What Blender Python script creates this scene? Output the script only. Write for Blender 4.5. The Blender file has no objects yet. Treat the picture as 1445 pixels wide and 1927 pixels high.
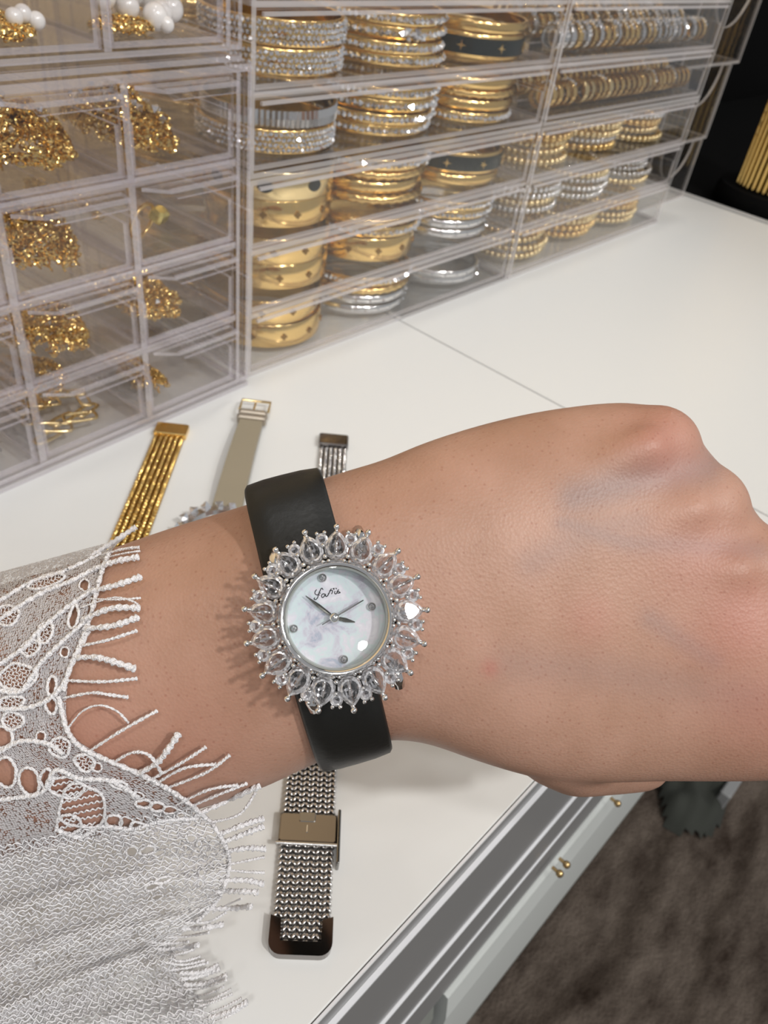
import bpy, math, random
from mathutils import Vector, Matrix, noise
from mathutils.bvhtree import BVHTree

random.seed(7)
S = bpy.context.scene
COL = S.collection
PI = math.pi

# ------------------------------------------------------------------ camera
# surveyed from the photograph: focal length in pixels, vertical and counter directions
F, CX, CY = 1480.0, 722.5, 963.5
def _n(v):
    return v.normalized()
_up = -_n(Vector((440 - CX, 2750 - CY, F)))
_dx = _n(Vector((2360 - CX, -5 - CY, F)))
_dx = _n(_dx - _dx.dot(_up) * _up)
_dy = _up.cross(_dx)
R3 = Matrix((_dx, _dy, _up))            # camera (right, down, forward) -> world
CT = 0.80                               # counter height
EYE = Vector((0, 0, CT + 0.23))
def ray(px, py):
    return R3 @ Vector(((px - CX) / F, (py - CY) / F, 1.0))
def at(px, py, z):
    return EYE + z * ray(px, py)
def on(px, py, axis, val):
    r = ray(px, py)
    return EYE + ((val - EYE[axis]) / r[axis]) * r
def topx(p):
    q = R3.transposed() @ (Vector(p) - EYE)
    return CX + F * q.x / q.z, CY + F * q.y / q.z, q.z

cam = bpy.data.cameras.new('camera')
camo = bpy.data.objects.new('camera', cam)
COL.objects.link(camo)
m = Matrix.Identity(4)
c0, c1, c2 = R3.col[0], -R3.col[1], -R3.col[2]
for i in range(3):
    m[i][0], m[i][1], m[i][2], m[i][3] = c0[i], c1[i], c2[i], EYE[i]
camo.matrix_world = m
cam.sensor_fit = 'VERTICAL'
cam.sensor_height = 36.0
cam.lens = F / 1927 * 36.0
cam.clip_start = 0.01
cam.clip_end = 30
cam.dof.use_dof = True
cam.dof.focus_distance = 0.155
cam.dof.aperture_fstop = 34
S.camera = camo

# ------------------------------------------------------------------ light
w = bpy.data.worlds.new('shop_air')
S.world = w
w.use_nodes = True
w.node_tree.nodes['Background'].inputs[0].default_value = (0.93, 0.95, 0.98, 1)
w.node_tree.nodes['Background'].inputs[1].default_value = 0.33
def downlight(name, loc, target, power, radius, color=(1, 0.98, 0.95)):
    l = bpy.data.lights.new(name, 'AREA')
    l.shape = 'DISK'; l.size = radius * 2; l.energy = power; l.color = color
    o = bpy.data.objects.new(name, l); COL.objects.link(o)
    o.location = loc
    d = Vector(target) - Vector(loc)
    o.rotation_euler = d.to_track_quat('-Z', 'Y').to_euler()
    return o
TG = (0.3, 0.22, 0.8)
downlight('ceiling_and_fill_light', (0.15, -1.20, 2.30), TG, 14.5, 0.055)
downlight('ceiling_and_fill_light', (-0.55, -0.35, 2.45), TG, 5, 0.055)
for lx, ly, pw_ in ((-0.45, -1.25, 5.0), (0.75, -1.45, 3.5), (1.35, -1.15, 3.5), (-1.05, -1.3, 3.0), (0.15, -2.0, 4.0), (-0.6, -2.0, 3.0), (0.9, -2.1, 3.0), (1.7, -0.3, 2.0)):  # weak lamps added for glints and fill
    downlight('ceiling_and_fill_light', (lx, ly, 2.45), TG, pw_ * 0.80, 0.055)
sl = bpy.data.lights.new('box_fill_spot', 'SPOT')     # added spot to brighten the drawer boxes, cone kept off the arm
sl.energy = 18; sl.color = (1, 0.95, 0.87); sl.spot_size = math.radians(31); sl.spot_blend = 0.5; sl.shadow_soft_size = 0.05
slo = bpy.data.objects.new('box_fill_spot', sl); COL.objects.link(slo)
slo.location = (0.44, 0.36, 2.45)
slo.rotation_euler = (Vector((0.44, 0.47, 0.9)) - slo.location).to_track_quat('-Z', 'Y').to_euler()
S.view_settings.view_transform = 'Standard'
S.view_settings.look = 'None'
S.view_settings.gamma = 1.0
S.view_settings.use_curve_mapping = False
S.view_settings.exposure = 0.0
S.cycles.use_denoising = True
S.cycles.adaptive_threshold = 0.04
S.cycles.max_bounces = 8
S.cycles.diffuse_bounces = 2
S.cycles.glossy_bounces = 3
S.cycles.transmission_bounces = 5
S.cycles.transparent_max_bounces = 40
S.cycles.sample_clamp_indirect = 6.0

# ------------------------------------------------------------------ materials
def mat(name, col=(0.8, 0.8, 0.8), rough=0.5, metal=0.0, spec=0.5, **kw):
    mt = bpy.data.materials.new(name); mt.use_nodes = True
    b = mt.node_tree.nodes['Principled BSDF']
    b.inputs['Base Color'].default_value = (*col, 1)
    b.inputs['Roughness'].default_value = rough
    b.inputs['Metallic'].default_value = metal
    b.inputs['Specular IOR Level'].default_value = spec
    for k, v in kw.items():
        b.inputs[k.replace('_', ' ')].default_value = v
    return mt
def nodes(mt):
    return mt.node_tree.nodes, mt.node_tree.links, mt.node_tree.nodes.get('Principled BSDF')
def add_bump(mt, tex='noise', scale=50, strength=0.2, dist=0.001, coord='Object', detail=3):
    N, L, b = nodes(mt)
    tc = N.new('ShaderNodeTexCoord')
    if tex == 'noise':
        t = N.new('ShaderNodeTexNoise'); t.inputs['Scale'].default_value = scale; t.inputs['Detail'].default_value = detail
        out = t.outputs[0]
    else:
        t = N.new('ShaderNodeTexVoronoi'); t.inputs['Scale'].default_value = scale
        out = t.outputs[0]
    L.new(tc.outputs[coord], t.inputs['Vector'])
    bp = N.new('ShaderNodeBump'); bp.inputs['Strength'].default_value = strength; bp.inputs['Distance'].default_value = dist
    L.new(out, bp.inputs['Height']); L.new(bp.outputs[0], b.inputs['Normal'])
    return t
def noise_color(mt, ca, cb, scale=20, detail=4, coord='Object', lo=0.35, hi=0.65):
    N, L, b = nodes(mt)
    tc = N.new('ShaderNodeTexCoord')
    t = N.new('ShaderNodeTexNoise'); t.inputs['Scale'].default_value = scale; t.inputs['Detail'].default_value = detail
    r = N.new('ShaderNodeValToRGB')
    r.color_ramp.elements[0].position = lo; r.color_ramp.elements[0].color = (*ca, 1)
    r.color_ramp.elements[1].position = hi; r.color_ramp.elements[1].color = (*cb, 1)
    L.new(tc.outputs[coord], t.inputs['Vector']); L.new(t.outputs[0], r.inputs[0]); L.new(r.outputs[0], b.inputs['Base Color'])
    return r

def clear_plastic(name, tint=(0.996, 0.995, 0.994), ior=1.40, haze=0.004, rough=0.015):
    mt = bpy.data.materials.new(name); mt.use_nodes = True
    N, L = mt.node_tree.nodes, mt.node_tree.links
    N.remove(N['Principled BSDF']); out = N['Material Output']
    geo = N.new('ShaderNodeNewGeometry')
    ma = N.new('ShaderNodeMath'); ma.operation = 'MULTIPLY_ADD'; ma.inputs[1].default_value = -2; ma.inputs[2].default_value = 1
    L.new(geo.outputs['Backfacing'], ma.inputs[0])
    pw = N.new('ShaderNodeMath'); pw.operation = 'POWER'; pw.inputs[0].default_value = ior
    L.new(ma.outputs[0], pw.inputs[1])
    fr = N.new('ShaderNodeFresnel'); L.new(pw.outputs[0], fr.inputs['IOR'])
    tr = N.new('ShaderNodeBsdfTransparent'); tr.inputs[0].default_value = (*tint, 1)
    df = N.new('ShaderNodeBsdfDiffuse'); df.inputs[0].default_value = (0.8, 0.78, 0.82, 1)
    gl = N.new('ShaderNodeBsdfGlossy'); gl.inputs['Roughness'].default_value = rough
    m1 = N.new('ShaderNodeMixShader'); m1.inputs[0].default_value = haze
    L.new(tr.outputs[0], m1.inputs[1]); L.new(df.outputs[0], m1.inputs[2])
    m2 = N.new('ShaderNodeMixShader')
    L.new(fr.outputs[0], m2.inputs[0]); L.new(m1.outputs[0], m2.inputs[1]); L.new(gl.outputs[0], m2.inputs[2])
    L.new(m2.outputs[0], out.inputs[0])
    return mt
def edge_plastic(name, col, through, gloss=0.25):
    mt = bpy.data.materials.new(name); mt.use_nodes = True
    N, L = mt.node_tree.nodes, mt.node_tree.links
    N.remove(N['Principled BSDF']); out = N['Material Output']
    tr = N.new('ShaderNodeBsdfTransparent'); tr.inputs[0].default_value = (0.95, 0.93, 0.96, 1)
    df = N.new('ShaderNodeBsdfDiffuse'); df.inputs[0].default_value = (*col, 1)
    gl = N.new('ShaderNodeBsdfGlossy'); gl.inputs['Roughness'].default_value = 0.12
    m0 = N.new('ShaderNodeMixShader'); m0.inputs[0].default_value = gloss
    L.new(df.outputs[0], m0.inputs[1]); L.new(gl.outputs[0], m0.inputs[2])
    m1 = N.new('ShaderNodeMixShader'); m1.inputs[0].default_value = through
    L.new(m0.outputs[0], m1.inputs[1]); L.new(tr.outputs[0], m1.inputs[2])
    L.new(m1.outputs[0], out.inputs[0])
    return mt

M = {}
M['acrylic'] = clear_plastic('clear_acrylic')
M['acrylic_edge'] = edge_plastic('acrylic_cut_edge', (0.82, 0.78, 0.76), 0.55)
M['lilac'] = clear_plastic('lilac_clear_acrylic', (0.994, 0.992, 0.993), haze=0.005)
M['lilac_edge'] = edge_plastic('lilac_acrylic_edge', (0.84, 0.79, 0.83), 0.60, 0.38)
M['gold'] = mat('polished_gold', (0.94, 0.65, 0.26), 0.15, 1)
M['gold_chain'] = mat('chain_gold', (0.95, 0.67, 0.24), 0.17, 1)
M['pale_gold'] = mat('pale_gold', (0.95, 0.75, 0.40), 0.2, 1)
M['deep_gold'] = mat('shaded_engraved_gold', (0.32, 0.19, 0.06), 0.45, 1)
M['silver'] = mat('polished_silver', (0.86, 0.85, 0.84), 0.14, 1)
M['steel'] = mat('steel', (0.72, 0.70, 0.68), 0.2, 1)
M['steel_plate'] = mat('polished_clasp_steel', (0.26, 0.24, 0.23), 0.10, 1)
M['crystal_pave'] = mat('pave_crystal', (0.93, 0.94, 0.97), 0.06, 0.85)
M['enamel'] = mat('dark_green_enamel', (0.012, 0.016, 0.013), 0.15)
M['pearl'] = mat('pearl', (0.86, 0.83, 0.80), 0.18, 0, 0.6, Coat_Weight=0.6, Coat_Roughness=0.1)
M['black_velvet'] = mat('black_velvet', (0.004, 0.004, 0.004), 0.95, 0, 0.05)
M['black_wall'] = mat('black_wall_paint', (0.003, 0.003, 0.003), 0.9, 0, 0.05)
M['worktop'] = mat('white_laminate', (0.74, 0.74, 0.725), 0.34, 0, 0.45)
M['aluminium'] = mat('brushed_grey_aluminium', (0.30, 0.30, 0.30), 0.42, 0.35)
M['aluminium_light'] = mat('pale_aluminium_lip', (0.66, 0.66, 0.66), 0.35, 0.3)
M['lit_ledge'] = mat('lit_aluminium_ledge', (0.82, 0.82, 0.84), 0.4, 0.2)  # paler than the rails: light from above put into the colour
M['white_rail'] = mat('white_drawer_rail', (0.55, 0.57, 0.55), 0.5)
M['cabinet_side'] = mat('grey_cabinet_board', (0.22, 0.23, 0.21), 0.6)
M['seam'] = mat('dark_joint', (0.05, 0.048, 0.04), 0.8)
M['wall'] = mat('beige_wall', (0.80, 0.60, 0.36), 0.8)
M['strap'] = mat('black_leather', (0.010, 0.010, 0.009), 0.42, 0, 0.4)
add_bump(M['strap'], 'noise', 900, 0.12, 0.0004)
M['grey_leather'] = mat('taupe_leather', (0.30, 0.255, 0.18), 0.55)
add_bump(M['grey_leather'], 'noise', 700, 0.15, 0.0004)
M['bronze_leather'] = mat('pewter_leather', (0.36, 0.31, 0.25), 0.32, 0.5)
M['dark_steel'] = mat('dark_hand_steel', (0.30, 0.29, 0.28), 0.22, 1)
M['ink'] = mat('logo_black', (0.012, 0.012, 0.016), 0.4)
M['watch_silver'] = mat('rhodium_silver', (0.80, 0.79, 0.78), 0.1, 1)
M['rehaut'] = mat('satin_grey_ring', (0.50, 0.51, 0.47), 0.3, 0.6)
M['table'] = clear_plastic('crystal_table', (0.97, 0.97, 0.98), ior=1.8, haze=0.0)
M['watch_glass'] = clear_plastic('watch_glass', (0.985, 0.99, 0.985), ior=1.49, haze=0.0)
M['taupe_cloth'] = mat('grey_green_cloth', (0.045, 0.048, 0.040), 0.95)
M['pale_board'] = mat('pale_board_edge', (0.30, 0.30, 0.30), 0.5)
M['brass'] = mat('brass_knob', (0.60, 0.42, 0.20), 0.25, 1)

def crystal_mat():
    mt = bpy.data.materials.new('clear_cut_crystal'); mt.use_nodes = True
    N, L = mt.node_tree.nodes, mt.node_tree.links
    N.remove(N['Principled BSDF']); out = N['Material Output']
    g = N.new('ShaderNodeBsdfGlass'); g.inputs['IOR'].default_value = 1.62; g.inputs['Roughness'].default_value = 0.0
    t = N.new('ShaderNodeBsdfTransparent')
    m1 = N.new('ShaderNodeMixShader'); m1.inputs[0].default_value = 0.22
    L.new(g.outputs[0], m1.inputs[1]); L.new(t.outputs[0], m1.inputs[2]); L.new(m1.outputs[0], out.inputs[0])
    return mt
M['crystal'] = crystal_mat()
def facet_mat(name, clear):
    """cut crystal facets: many tiny mirror planes at differing tilts over clear stone"""
    mt = bpy.data.materials.new(name); mt.use_nodes = True
    N, L = mt.node_tree.nodes, mt.node_tree.links
    N.remove(N['Principled BSDF']); out = N['Material Output']
    tc = N.new('ShaderNodeTexCoord'); geo = N.new('ShaderNodeNewGeometry')
    v = N.new('ShaderNodeTexVoronoi'); v.inputs['Scale'].default_value = 1900; L.new(tc.outputs['Object'], v.inputs['Vector'])
    sb = N.new('ShaderNodeVectorMath'); sb.operation = 'SUBTRACT'; sb.inputs[1].default_value = (0.5, 0.5, 0.5); L.new(v.outputs['Color'], sb.inputs[0])
    sc = N.new('ShaderNodeVectorMath'); sc.operation = 'SCALE'; sc.inputs['Scale'].default_value = 1.3; L.new(sb.outputs[0], sc.inputs[0])
    ad = N.new('ShaderNodeVectorMath'); ad.operation = 'ADD'; L.new(geo.outputs['Normal'], ad.inputs[0]); L.new(sc.outputs[0], ad.inputs[1])
    nm = N.new('ShaderNodeVectorMath'); nm.operation = 'NORMALIZE'; L.new(ad.outputs[0], nm.inputs[0])
    g = N.new('ShaderNodeBsdfGlossy'); g.inputs[0].default_value = (0.98, 0.98, 1.0, 1); g.inputs['Roughness'].default_value = 0.16; L.new(nm.outputs[0], g.inputs['Normal'])
    d2 = N.new('ShaderNodeBsdfDiffuse'); d2.inputs[0].default_value = (0.92, 0.92, 0.95, 1); L.new(nm.outputs[0], d2.inputs['Normal'])
    t = N.new('ShaderNodeBsdfTransparent')
    m1 = N.new('ShaderNodeMixShader'); m1.inputs[0].default_value = 0.6; L.new(d2.outputs[0], m1.inputs[1]); L.new(g.outputs[0], m1.inputs[2])
    # some facets let you look straight through
    sp = N.new('ShaderNodeSeparateColor'); L.new(v.outputs['Color'], sp.inputs[0])
    mr = N.new('ShaderNodeMapRange'); mr.inputs[3].default_value = max(0, clear - 0.3); mr.inputs[4].default_value = min(1, clear + 0.3); L.new(sp.outputs[0], mr.inputs[0])
    m2 = N.new('ShaderNodeMixShader'); L.new(mr.outputs[0], m2.inputs[0]); L.new(m1.outputs[0], m2.inputs[1]); L.new(t.outputs[0], m2.inputs[2])
    L.new(m2.outputs[0], out.inputs[0])
    return mt
M['facet'] = facet_mat('bright_crystal_facet', 0.22)
M['facet_low'] = facet_mat('lower_crystal_facet', 0.72)

def mother_of_pearl():
    mt = mat('mother_of_pearl', (0.8, 0.82, 0.86), 0.22, 0, 0.6, Coat_Weight=0.4)
    N, L, b = nodes(mt)
    tc = N.new('ShaderNodeTexCoord')
    t = N.new('ShaderNodeTexNoise'); t.inputs['Scale'].default_value = 230; t.inputs['Detail'].default_value = 7; t.inputs['Roughness'].default_value = 0.6; t.inputs['Distortion'].default_value = 0.5
    r = N.new('ShaderNodeValToRGB'); e = r.color_ramp.elements
    e[0].position = 0.34; e[0].color = (0.36, 0.41, 0.52, 1)
    e[1].position = 0.68; e[1].color = (0.78, 0.77, 0.83, 1)
    for p, c in ((0.42, (0.56, 0.54, 0.63, 1)), (0.48, (0.60, 0.64, 0.71, 1)), (0.54, (0.60, 0.70, 0.73, 1)), (0.60, (0.68, 0.66, 0.74, 1))):
        x = e.new(p); x.color = c
    L.new(tc.outputs['Object'], t.inputs['Vector']); L.new(t.outputs[0], r.inputs[0]); L.new(r.outputs[0], b.inputs['Base Color'])
    return mt
M['mop'] = mother_of_pearl()

def carpet():
    mt = mat('brown_carpet', (0.06, 0.045, 0.035), 1.0, 0, 0.05)
    N, L, b = nodes(mt)
    tc = N.new('ShaderNodeTexCoord')
    mp = N.new('ShaderNodeMapping'); mp.inputs['Scale'].default_value = (1.0, 2.2, 1)
    L.new(tc.outputs['Object'], mp.inputs[0])
    n1 = N.new('ShaderNodeTexNoise'); n1.inputs['Scale'].default_value = 9; n1.inputs['Detail'].default_value = 8; n1.inputs['Roughness'].default_value = 0.7
    L.new(mp.outputs[0], n1.inputs['Vector'])
    wv = N.new('ShaderNodeTexWave'); wv.bands_direction = 'Y'; wv.inputs['Scale'].default_value = 3.2; wv.inputs['Distortion'].default_value = 5.0
    wv.inputs['Detail'].default_value = 2; wv.inputs['Detail Scale'].default_value = 0.8
    L.new(tc.outputs['Object'], wv.inputs['Vector'])
    r1 = N.new('ShaderNodeValToRGB'); e = r1.color_ramp.elements
    e[0].position = 0.33; e[0].color = (0.042, 0.029, 0.022, 1); e[1].position = 0.68; e[1].color = (0.205, 0.165, 0.135, 1)
    L.new(n1.outputs[0], r1.inputs[0])
    r2 = N.new('ShaderNodeValToRGB'); e = r2.color_ramp.elements
    e[0].position = 0.0; e[0].color = (0.62, 0.6, 0.58, 1); e[1].position = 0.25; e[1].color = (1, 1, 1, 1)
    L.new(wv.outputs[1], r2.inputs[0])
    mx = N.new('ShaderNodeMix'); mx.data_type = 'RGBA'; mx.blend_type = 'MULTIPLY'; mx.inputs[0].default_value = 0.8
    L.new(r1.outputs[0], mx.inputs[6]); L.new(r2.outputs[0], mx.inputs[7]); L.new(mx.outputs[2], b.inputs['Base Color'])
    n2 = N.new('ShaderNodeTexNoise'); n2.inputs['Scale'].default_value = 260; n2.inputs['Detail'].default_value = 3
    L.new(tc.outputs['Object'], n2.inputs['Vector'])
    bp = N.new('ShaderNodeBump'); bp.inputs['Strength'].default_value = 0.9; bp.inputs['Distance'].default_value = 0.006
    L.new(n2.outputs[0], bp.inputs['Height']); L.new(bp.outputs[0], b.inputs['Normal'])
    return mt
M['carpet'] = carpet()

# ------------------------------------------------------------------ mesh builder
class MB:
    def __init__(s):
        s.v, s.f, s.m = [], [], []
    def add(s, verts, faces, mi=0):
        o = len(s.v); s.v += [tuple(p) for p in verts]
        s.f += [tuple(i + o for i in f) for f in faces]
        s.m += (mi if isinstance(mi, list) else [mi] * len(faces))
        return s
    def merge(s, other, mtx=None, mi=None):
        vs = [mtx @ Vector(p) for p in other.v] if mtx is not None else other.v
        return s.add(vs, other.f, list(other.m) if mi is None else mi)
    def box(s, x0, x1, y0, y1, z0, z1, mi=0, panel=None):
        v = [(x, y, z) for z in (z0, z1) for y in (y0, y1) for x in (x0, x1)]
        f = [(0, 2, 3, 1), (4, 5, 7, 6), (0, 1, 5, 4), (2, 6, 7, 3), (0, 4, 6, 2), (1, 3, 7, 5)]
        if panel is not None:      # two large faces get material 0, the cut edges material 1
            ax = panel
            big = {2: (0, 1), 1: (2, 3), 0: (4, 5)}[ax]
            return s.add(v, f, [0 if i in big else 1 for i in range(6)])
        return s.add(v, f, mi)
    def bevel_box(s, x0, x1, y0, y1, z0, z1, b, mi=0):
        # box with chamfered vertical and top edges
        def ring(i, z):
            return [(x0 + i + b, y0 + i, z), (x1 - i - b, y0 + i, z), (x1 - i, y0 + i + b, z), (x1 - i, y1 - i - b, z),
                    (x1 - i - b, y1 - i, z), (x0 + i + b, y1 - i, z), (x0 + i, y1 - i - b, z), (x0 + i, y0 + i + b, z)]
        v = ring(0, z0) + ring(0, z1 - b) + ring(b, z1)
        f = [tuple(range(7, -1, -1)), tuple(range(16, 24))]
        for k in range(2):
            for i in range(8):
                j = (i + 1) % 8
                f.append((k * 8 + i, k * 8 + j, k * 8 + 8 + j, k * 8 + 8 + i))
        return s.add(v, f, mi)
    def lathe(s, prof, seg=48, mi=0, closed=True, axis='z'):
        n = len(prof); v = []
        for k in range(seg):
            a = 2 * PI * k / seg; ca, sa = math.cos(a), math.sin(a)
            for r, z in prof:
                v.append((r * ca, r * sa, z) if axis == 'z' else (z, r * ca, r * sa))
        f = []; mm = []
        rng = n if closed else n - 1
        for k in range(seg):
            k2 = (k + 1) % seg
            for i in range(rng):
                j = (i + 1) % n
                f.append((k * n + i, k2 * n + i, k2 * n + j, k * n + j))
                mm.append(mi[i] if isinstance(mi, list) else mi)
        return s.add(v, f, mm)
    def disc(s, r, z, seg=48, mi=0):
        v = [(0, 0, z)] + [(r * math.cos(2 * PI * k / seg), r * math.sin(2 * PI * k / seg), z) for k in range(seg)]
        return s.add(v, [(0, 1 + k, 1 + (k + 1) % seg) for k in range(seg)], mi)
    def torus(s, R, r, seg=12, sub=6, mtx=None, sx=1.0, mi=0):
        v = []; f = []
        for k in range(seg):
            a = 2 * PI * k / seg
            for i in range(sub):
                b = 2 * PI * i / sub
                q = R + r * math.cos(b)
                v.append(Vector((q * math.cos(a) * sx, q * math.sin(a), r * math.sin(b))))
        for k in range(seg):
            for i in range(sub):
                k2, j = (k + 1) % seg, (i + 1) % sub
                f.append((k * sub + i, k2 * sub + i, k2 * sub + j, k * sub + j))
        if mtx is not None:
            v = [mtx @ p for p in v]
        return s.add(v, f, mi)
    def sphere(s, c, r, seg=12, rings=8, mi=0, sc=(1, 1, 1)):
        v = [(c[0], c[1], c[2] + r * sc[2])]
        for i in range(1, rings):
            t = PI * i / rings
            for k in range(seg):
                a = 2 * PI * k / seg
                v.append((c[0] + r * sc[0] * math.sin(t) * math.cos(a), c[1] + r * sc[1] * math.sin(t) * math.sin(a), c[2] + r * sc[2] * math.cos(t)))
        v.append((c[0], c[1], c[2] - r * sc[2])); e = len(v) - 1
        f = [(0, 1 + k, 1 + (k + 1) % seg) for k in range(seg)]
        for i in range(rings - 2):
            for k in range(seg):
                a, b = 1 + i * seg + k, 1 + i * seg + (k + 1) % seg
                f.append((a, a + seg, b + seg, b))
        o = 1 + (rings - 2) * seg
        f += [(e, o + (k + 1) % seg, o + k) for k in range(seg)]
        return s.add(v, f, mi)
    def octa(s, c, r, mi=0, n=None):
        c = Vector(c)
        v = [c + Vector(d) * r for d in ((1, 0, 0), (0, 1, 0), (-1, 0, 0), (0, -1, 0), (0, 0, 1), (0, 0, -1))]
        f = [(0, 1, 4), (1, 2, 4), (2, 3, 4), (3, 0, 4), (1, 0, 5), (2, 1, 5), (3, 2, 5), (0, 3, 5)]
        return s.add(v, f, mi)
    def tube(s, path, rad, seg=8, closed=False, mi=0):
        P = [Vector(p) for p in path]; n = len(P)
        if n < 2: return s
        rf = rad if callable(rad) else (lambda t: rad)
        T = []
        for i in range(n):
            if closed: d = P[(i + 1) % n] - P[i - 1]
            else: d = P[min(i + 1, n - 1)] - P[max(i - 1, 0)]
            T.append(d.normalized() if d.length > 1e-12 else Vector((0, 0, 1)))
        a = Vector((0, 0, 1)) if abs(T[0].z) < 0.9 else Vector((1, 0, 0))
        u = T[0].cross(a).normalized(); v = []; f = []
        for i in range(n):
            u = (u - T[i] * u.dot(T[i]))
            u = u.normalized() if u.length > 1e-9 else T[i].orthogonal().normalized()
            q = T[i].cross(u); r = rf(i / max(1, n - 1))
            for k in range(seg):
                b = 2 * PI * k / seg
                v.append(P[i] + (u * math.cos(b) + q * math.sin(b)) * r)
        for i in range(n if closed else n - 1):
            j = (i + 1) % n
            for k in range(seg):
                k2 = (k + 1) % seg
                f.append((i * seg + k, i * seg + k2, j * seg + k2, j * seg + k))
        if not closed:
            f.append(tuple(range(seg - 1, -1, -1))); f.append(tuple((n - 1) * seg + k for k in range(seg)))
        return s.add(v, f, mi)
    def rope(s, path, r, turns, lobes=2, seg=9, amp=0.24, taper=None):
        """twisted cord: lobed section turning along the path"""
        o = len(s.v)
        s.tube(path, 1.0, seg)
        n = len(path)
        for i in range(n):
            c = Vector(path[i])
            for k in range(seg):
                q = 2 * PI * k / seg; t = i / (n - 1)
                rr = r * (1 + amp * math.cos(lobes * q + turns * 2 * PI * t)) * (taper(t) if taper else 1)
                p = Vector(s.v[o + i * seg + k])
                s.v[o + i * seg + k] = tuple(c + (p - c) * rr)
        return s
    def prism(s, pts, d, mi=0, panel=False):
        # polygon pts (3d) extruded by vector d
        n = len(pts); d = Vector(d)
        v = [Vector(p) for p in pts] + [Vector(p) + d for p in pts]
        f = [tuple(range(n - 1, -1, -1)), tuple(range(n, 2 * n))] + [(i, (i + 1) % n, n + (i + 1) % n, n + i) for i in range(n)]
        return s.add(v, f, [0, 0] + [1] * n if panel else mi)
    def mesh(s, name, mats, smooth=None):
        me = bpy.data.meshes.new(name)
        me.from_pydata(s.v, [], s.f)
        for mt in (mats if isinstance(mats, (list, tuple)) else [mats]):
            me.materials.append(mt)
        if any(s.m): me.polygons.foreach_set('material_index', s.m)
        if smooth is not None:
            me.polygons.foreach_set('use_smooth', [True] * len(me.polygons))
            if smooth < 180:
                try: me.set_sharp_from_angle(angle=math.radians(smooth))
                except Exception: pass
        me.validate(); me.update()
        return me
    def build(s, name, mats, parent=None, smooth=None, loc=None):
        return link(name, s.mesh(name, mats, smooth), parent, loc)

def link(name, me, parent=None, loc=None, rot=None):
    o = bpy.data.objects.new(name, me); COL.objects.link(o)
    if parent is not None: o.parent = parent
    if loc is not None: o.location = loc
    if rot is not None: o.rotation_euler = rot
    return o
def tag(o, label=None, cat=None, group=None, kind=None):
    if label: o['label'] = label
    if cat: o['category'] = cat
    if group: o['group'] = group
    if kind: o['kind'] = kind
    return o
def thing(name, label, cat, loc=(0, 0, 0), rz=0, group=None, mtx=None):
    o = link(name, None)
    if mtx is not None: o.matrix_world = mtx
    else:
        o.location = loc; o.rotation_euler = (0, 0, rz)
    return tag(o, label, cat, group)
def rot_to(z, x=None):
    z = Vector(z).normalized()
    x = Vector(x) if x is not None else z.orthogonal()
    x = (x - z * x.dot(z)).normalized(); y = z.cross(x)
    return Matrix((x, y, z)).transposed().to_4x4()
def rnd_rot():
    return Matrix.Rotation(random.uniform(0, 6.28), 4, 'Z') @ Matrix.Rotation(math.acos(random.uniform(-1, 1)), 4, 'X') @ Matrix.Rotation(random.uniform(0, 6.28), 4, 'Z')
def smooth_path(pts, n):
    pts = [Vector(p) for p in pts]; out = []
    m_ = len(pts) - 1
    for i in range(n + 1):
        t = i / n * m_; k = min(int(t), m_ - 1); u = t - k
        p0, p1, p2, p3 = pts[max(k - 1, 0)], pts[k], pts[k + 1], pts[min(k + 2, m_)]
        out.append(0.5 * ((2 * p1) + (p2 - p0) * u + (2 * p0 - 5 * p1 + 4 * p2 - p3) * u * u + (3 * p1 - p0 - 3 * p2 + p3) * u ** 3))
    return out

# ------------------------------------------------------------------ the setting
b = MB(); b.add([(-1.6, -2.0, 0), (2.6, -2.0, 0), (2.6, 0.62, 0), (-1.6, 0.62, 0)], [(0, 1, 2, 3)])
tag(b.build('floor', M['carpet']), 'dark brown carpet with worn streaks below the counter', None, None, 'structure')
b = MB(); b.box(-1.6, 0.86, 0.56, 0.62, 0, 2.6)
tag(b.build('wall_back', M['wall']), 'beige wall behind the clear drawer boxes', None, None, 'structure')
b = MB(); b.box(0.86, 2.6, 0.56, 0.62, 0, 2.6)
tag(b.build('wall_right', M['black_wall']), 'black wall past the end of the counter', None, None, 'structure')

# worktop: two white panels meeting at a thin joint
XJ = 0.3758
FRONT = 0.0424
XEND = 0.852
b = MB(); b.bevel_box(-0.9, XJ - 0.0006, FRONT, 0.555, CT - 0.018, CT, 0.0004)
tag(b.build('worktop_panel', M['worktop']), 'white laminate worktop panel under the wrist, left of the joint', 'worktop')
b = MB(); b.bevel_box(XJ + 0.0006, XEND, FRONT, 0.555, CT - 0.018, CT, 0.0004)
tag(b.build('worktop_panel', M['worktop']), 'white laminate worktop panel behind the fist, right of the joint', 'worktop')

ct = thing('display_counter', 'grey aluminium edged display counter carrying the white worktop', 'counter', (0, 0, 0))
b = MB(); b.box(-0.9, XEND, 0.060, 0.555, 0.02, CT - 0.018); b.build('body', M['cabinet_side'], ct)
def rail(name, y0, z0, z1, mt, y1=0.062, x0=-0.9, x1=XEND, bev=0.0006):
    b = MB(); b.bevel_box(x0, x1, y0, y1, CT + z0, CT + z1, bev)
    return b.build(name, mt, ct)
b = MB(); b.box(-0.9, XEND, FRONT - 0.0004, FRONT, CT - 0.018, CT - 0.0004); b.build('joint_strip', M['seam'], ct)
rail('edge_strip', FRONT - 0.0013, -0.0105, -0.0001, M['aluminium_light'], FRONT - 0.0004, bev=0.0003)
b = MB(); b.box(-0.9, XEND, FRONT - 0.00135, FRONT - 0.0013, CT - 0.0105, CT - 0.0006); b.build('edge_face', M['aluminium'], ct)
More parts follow.
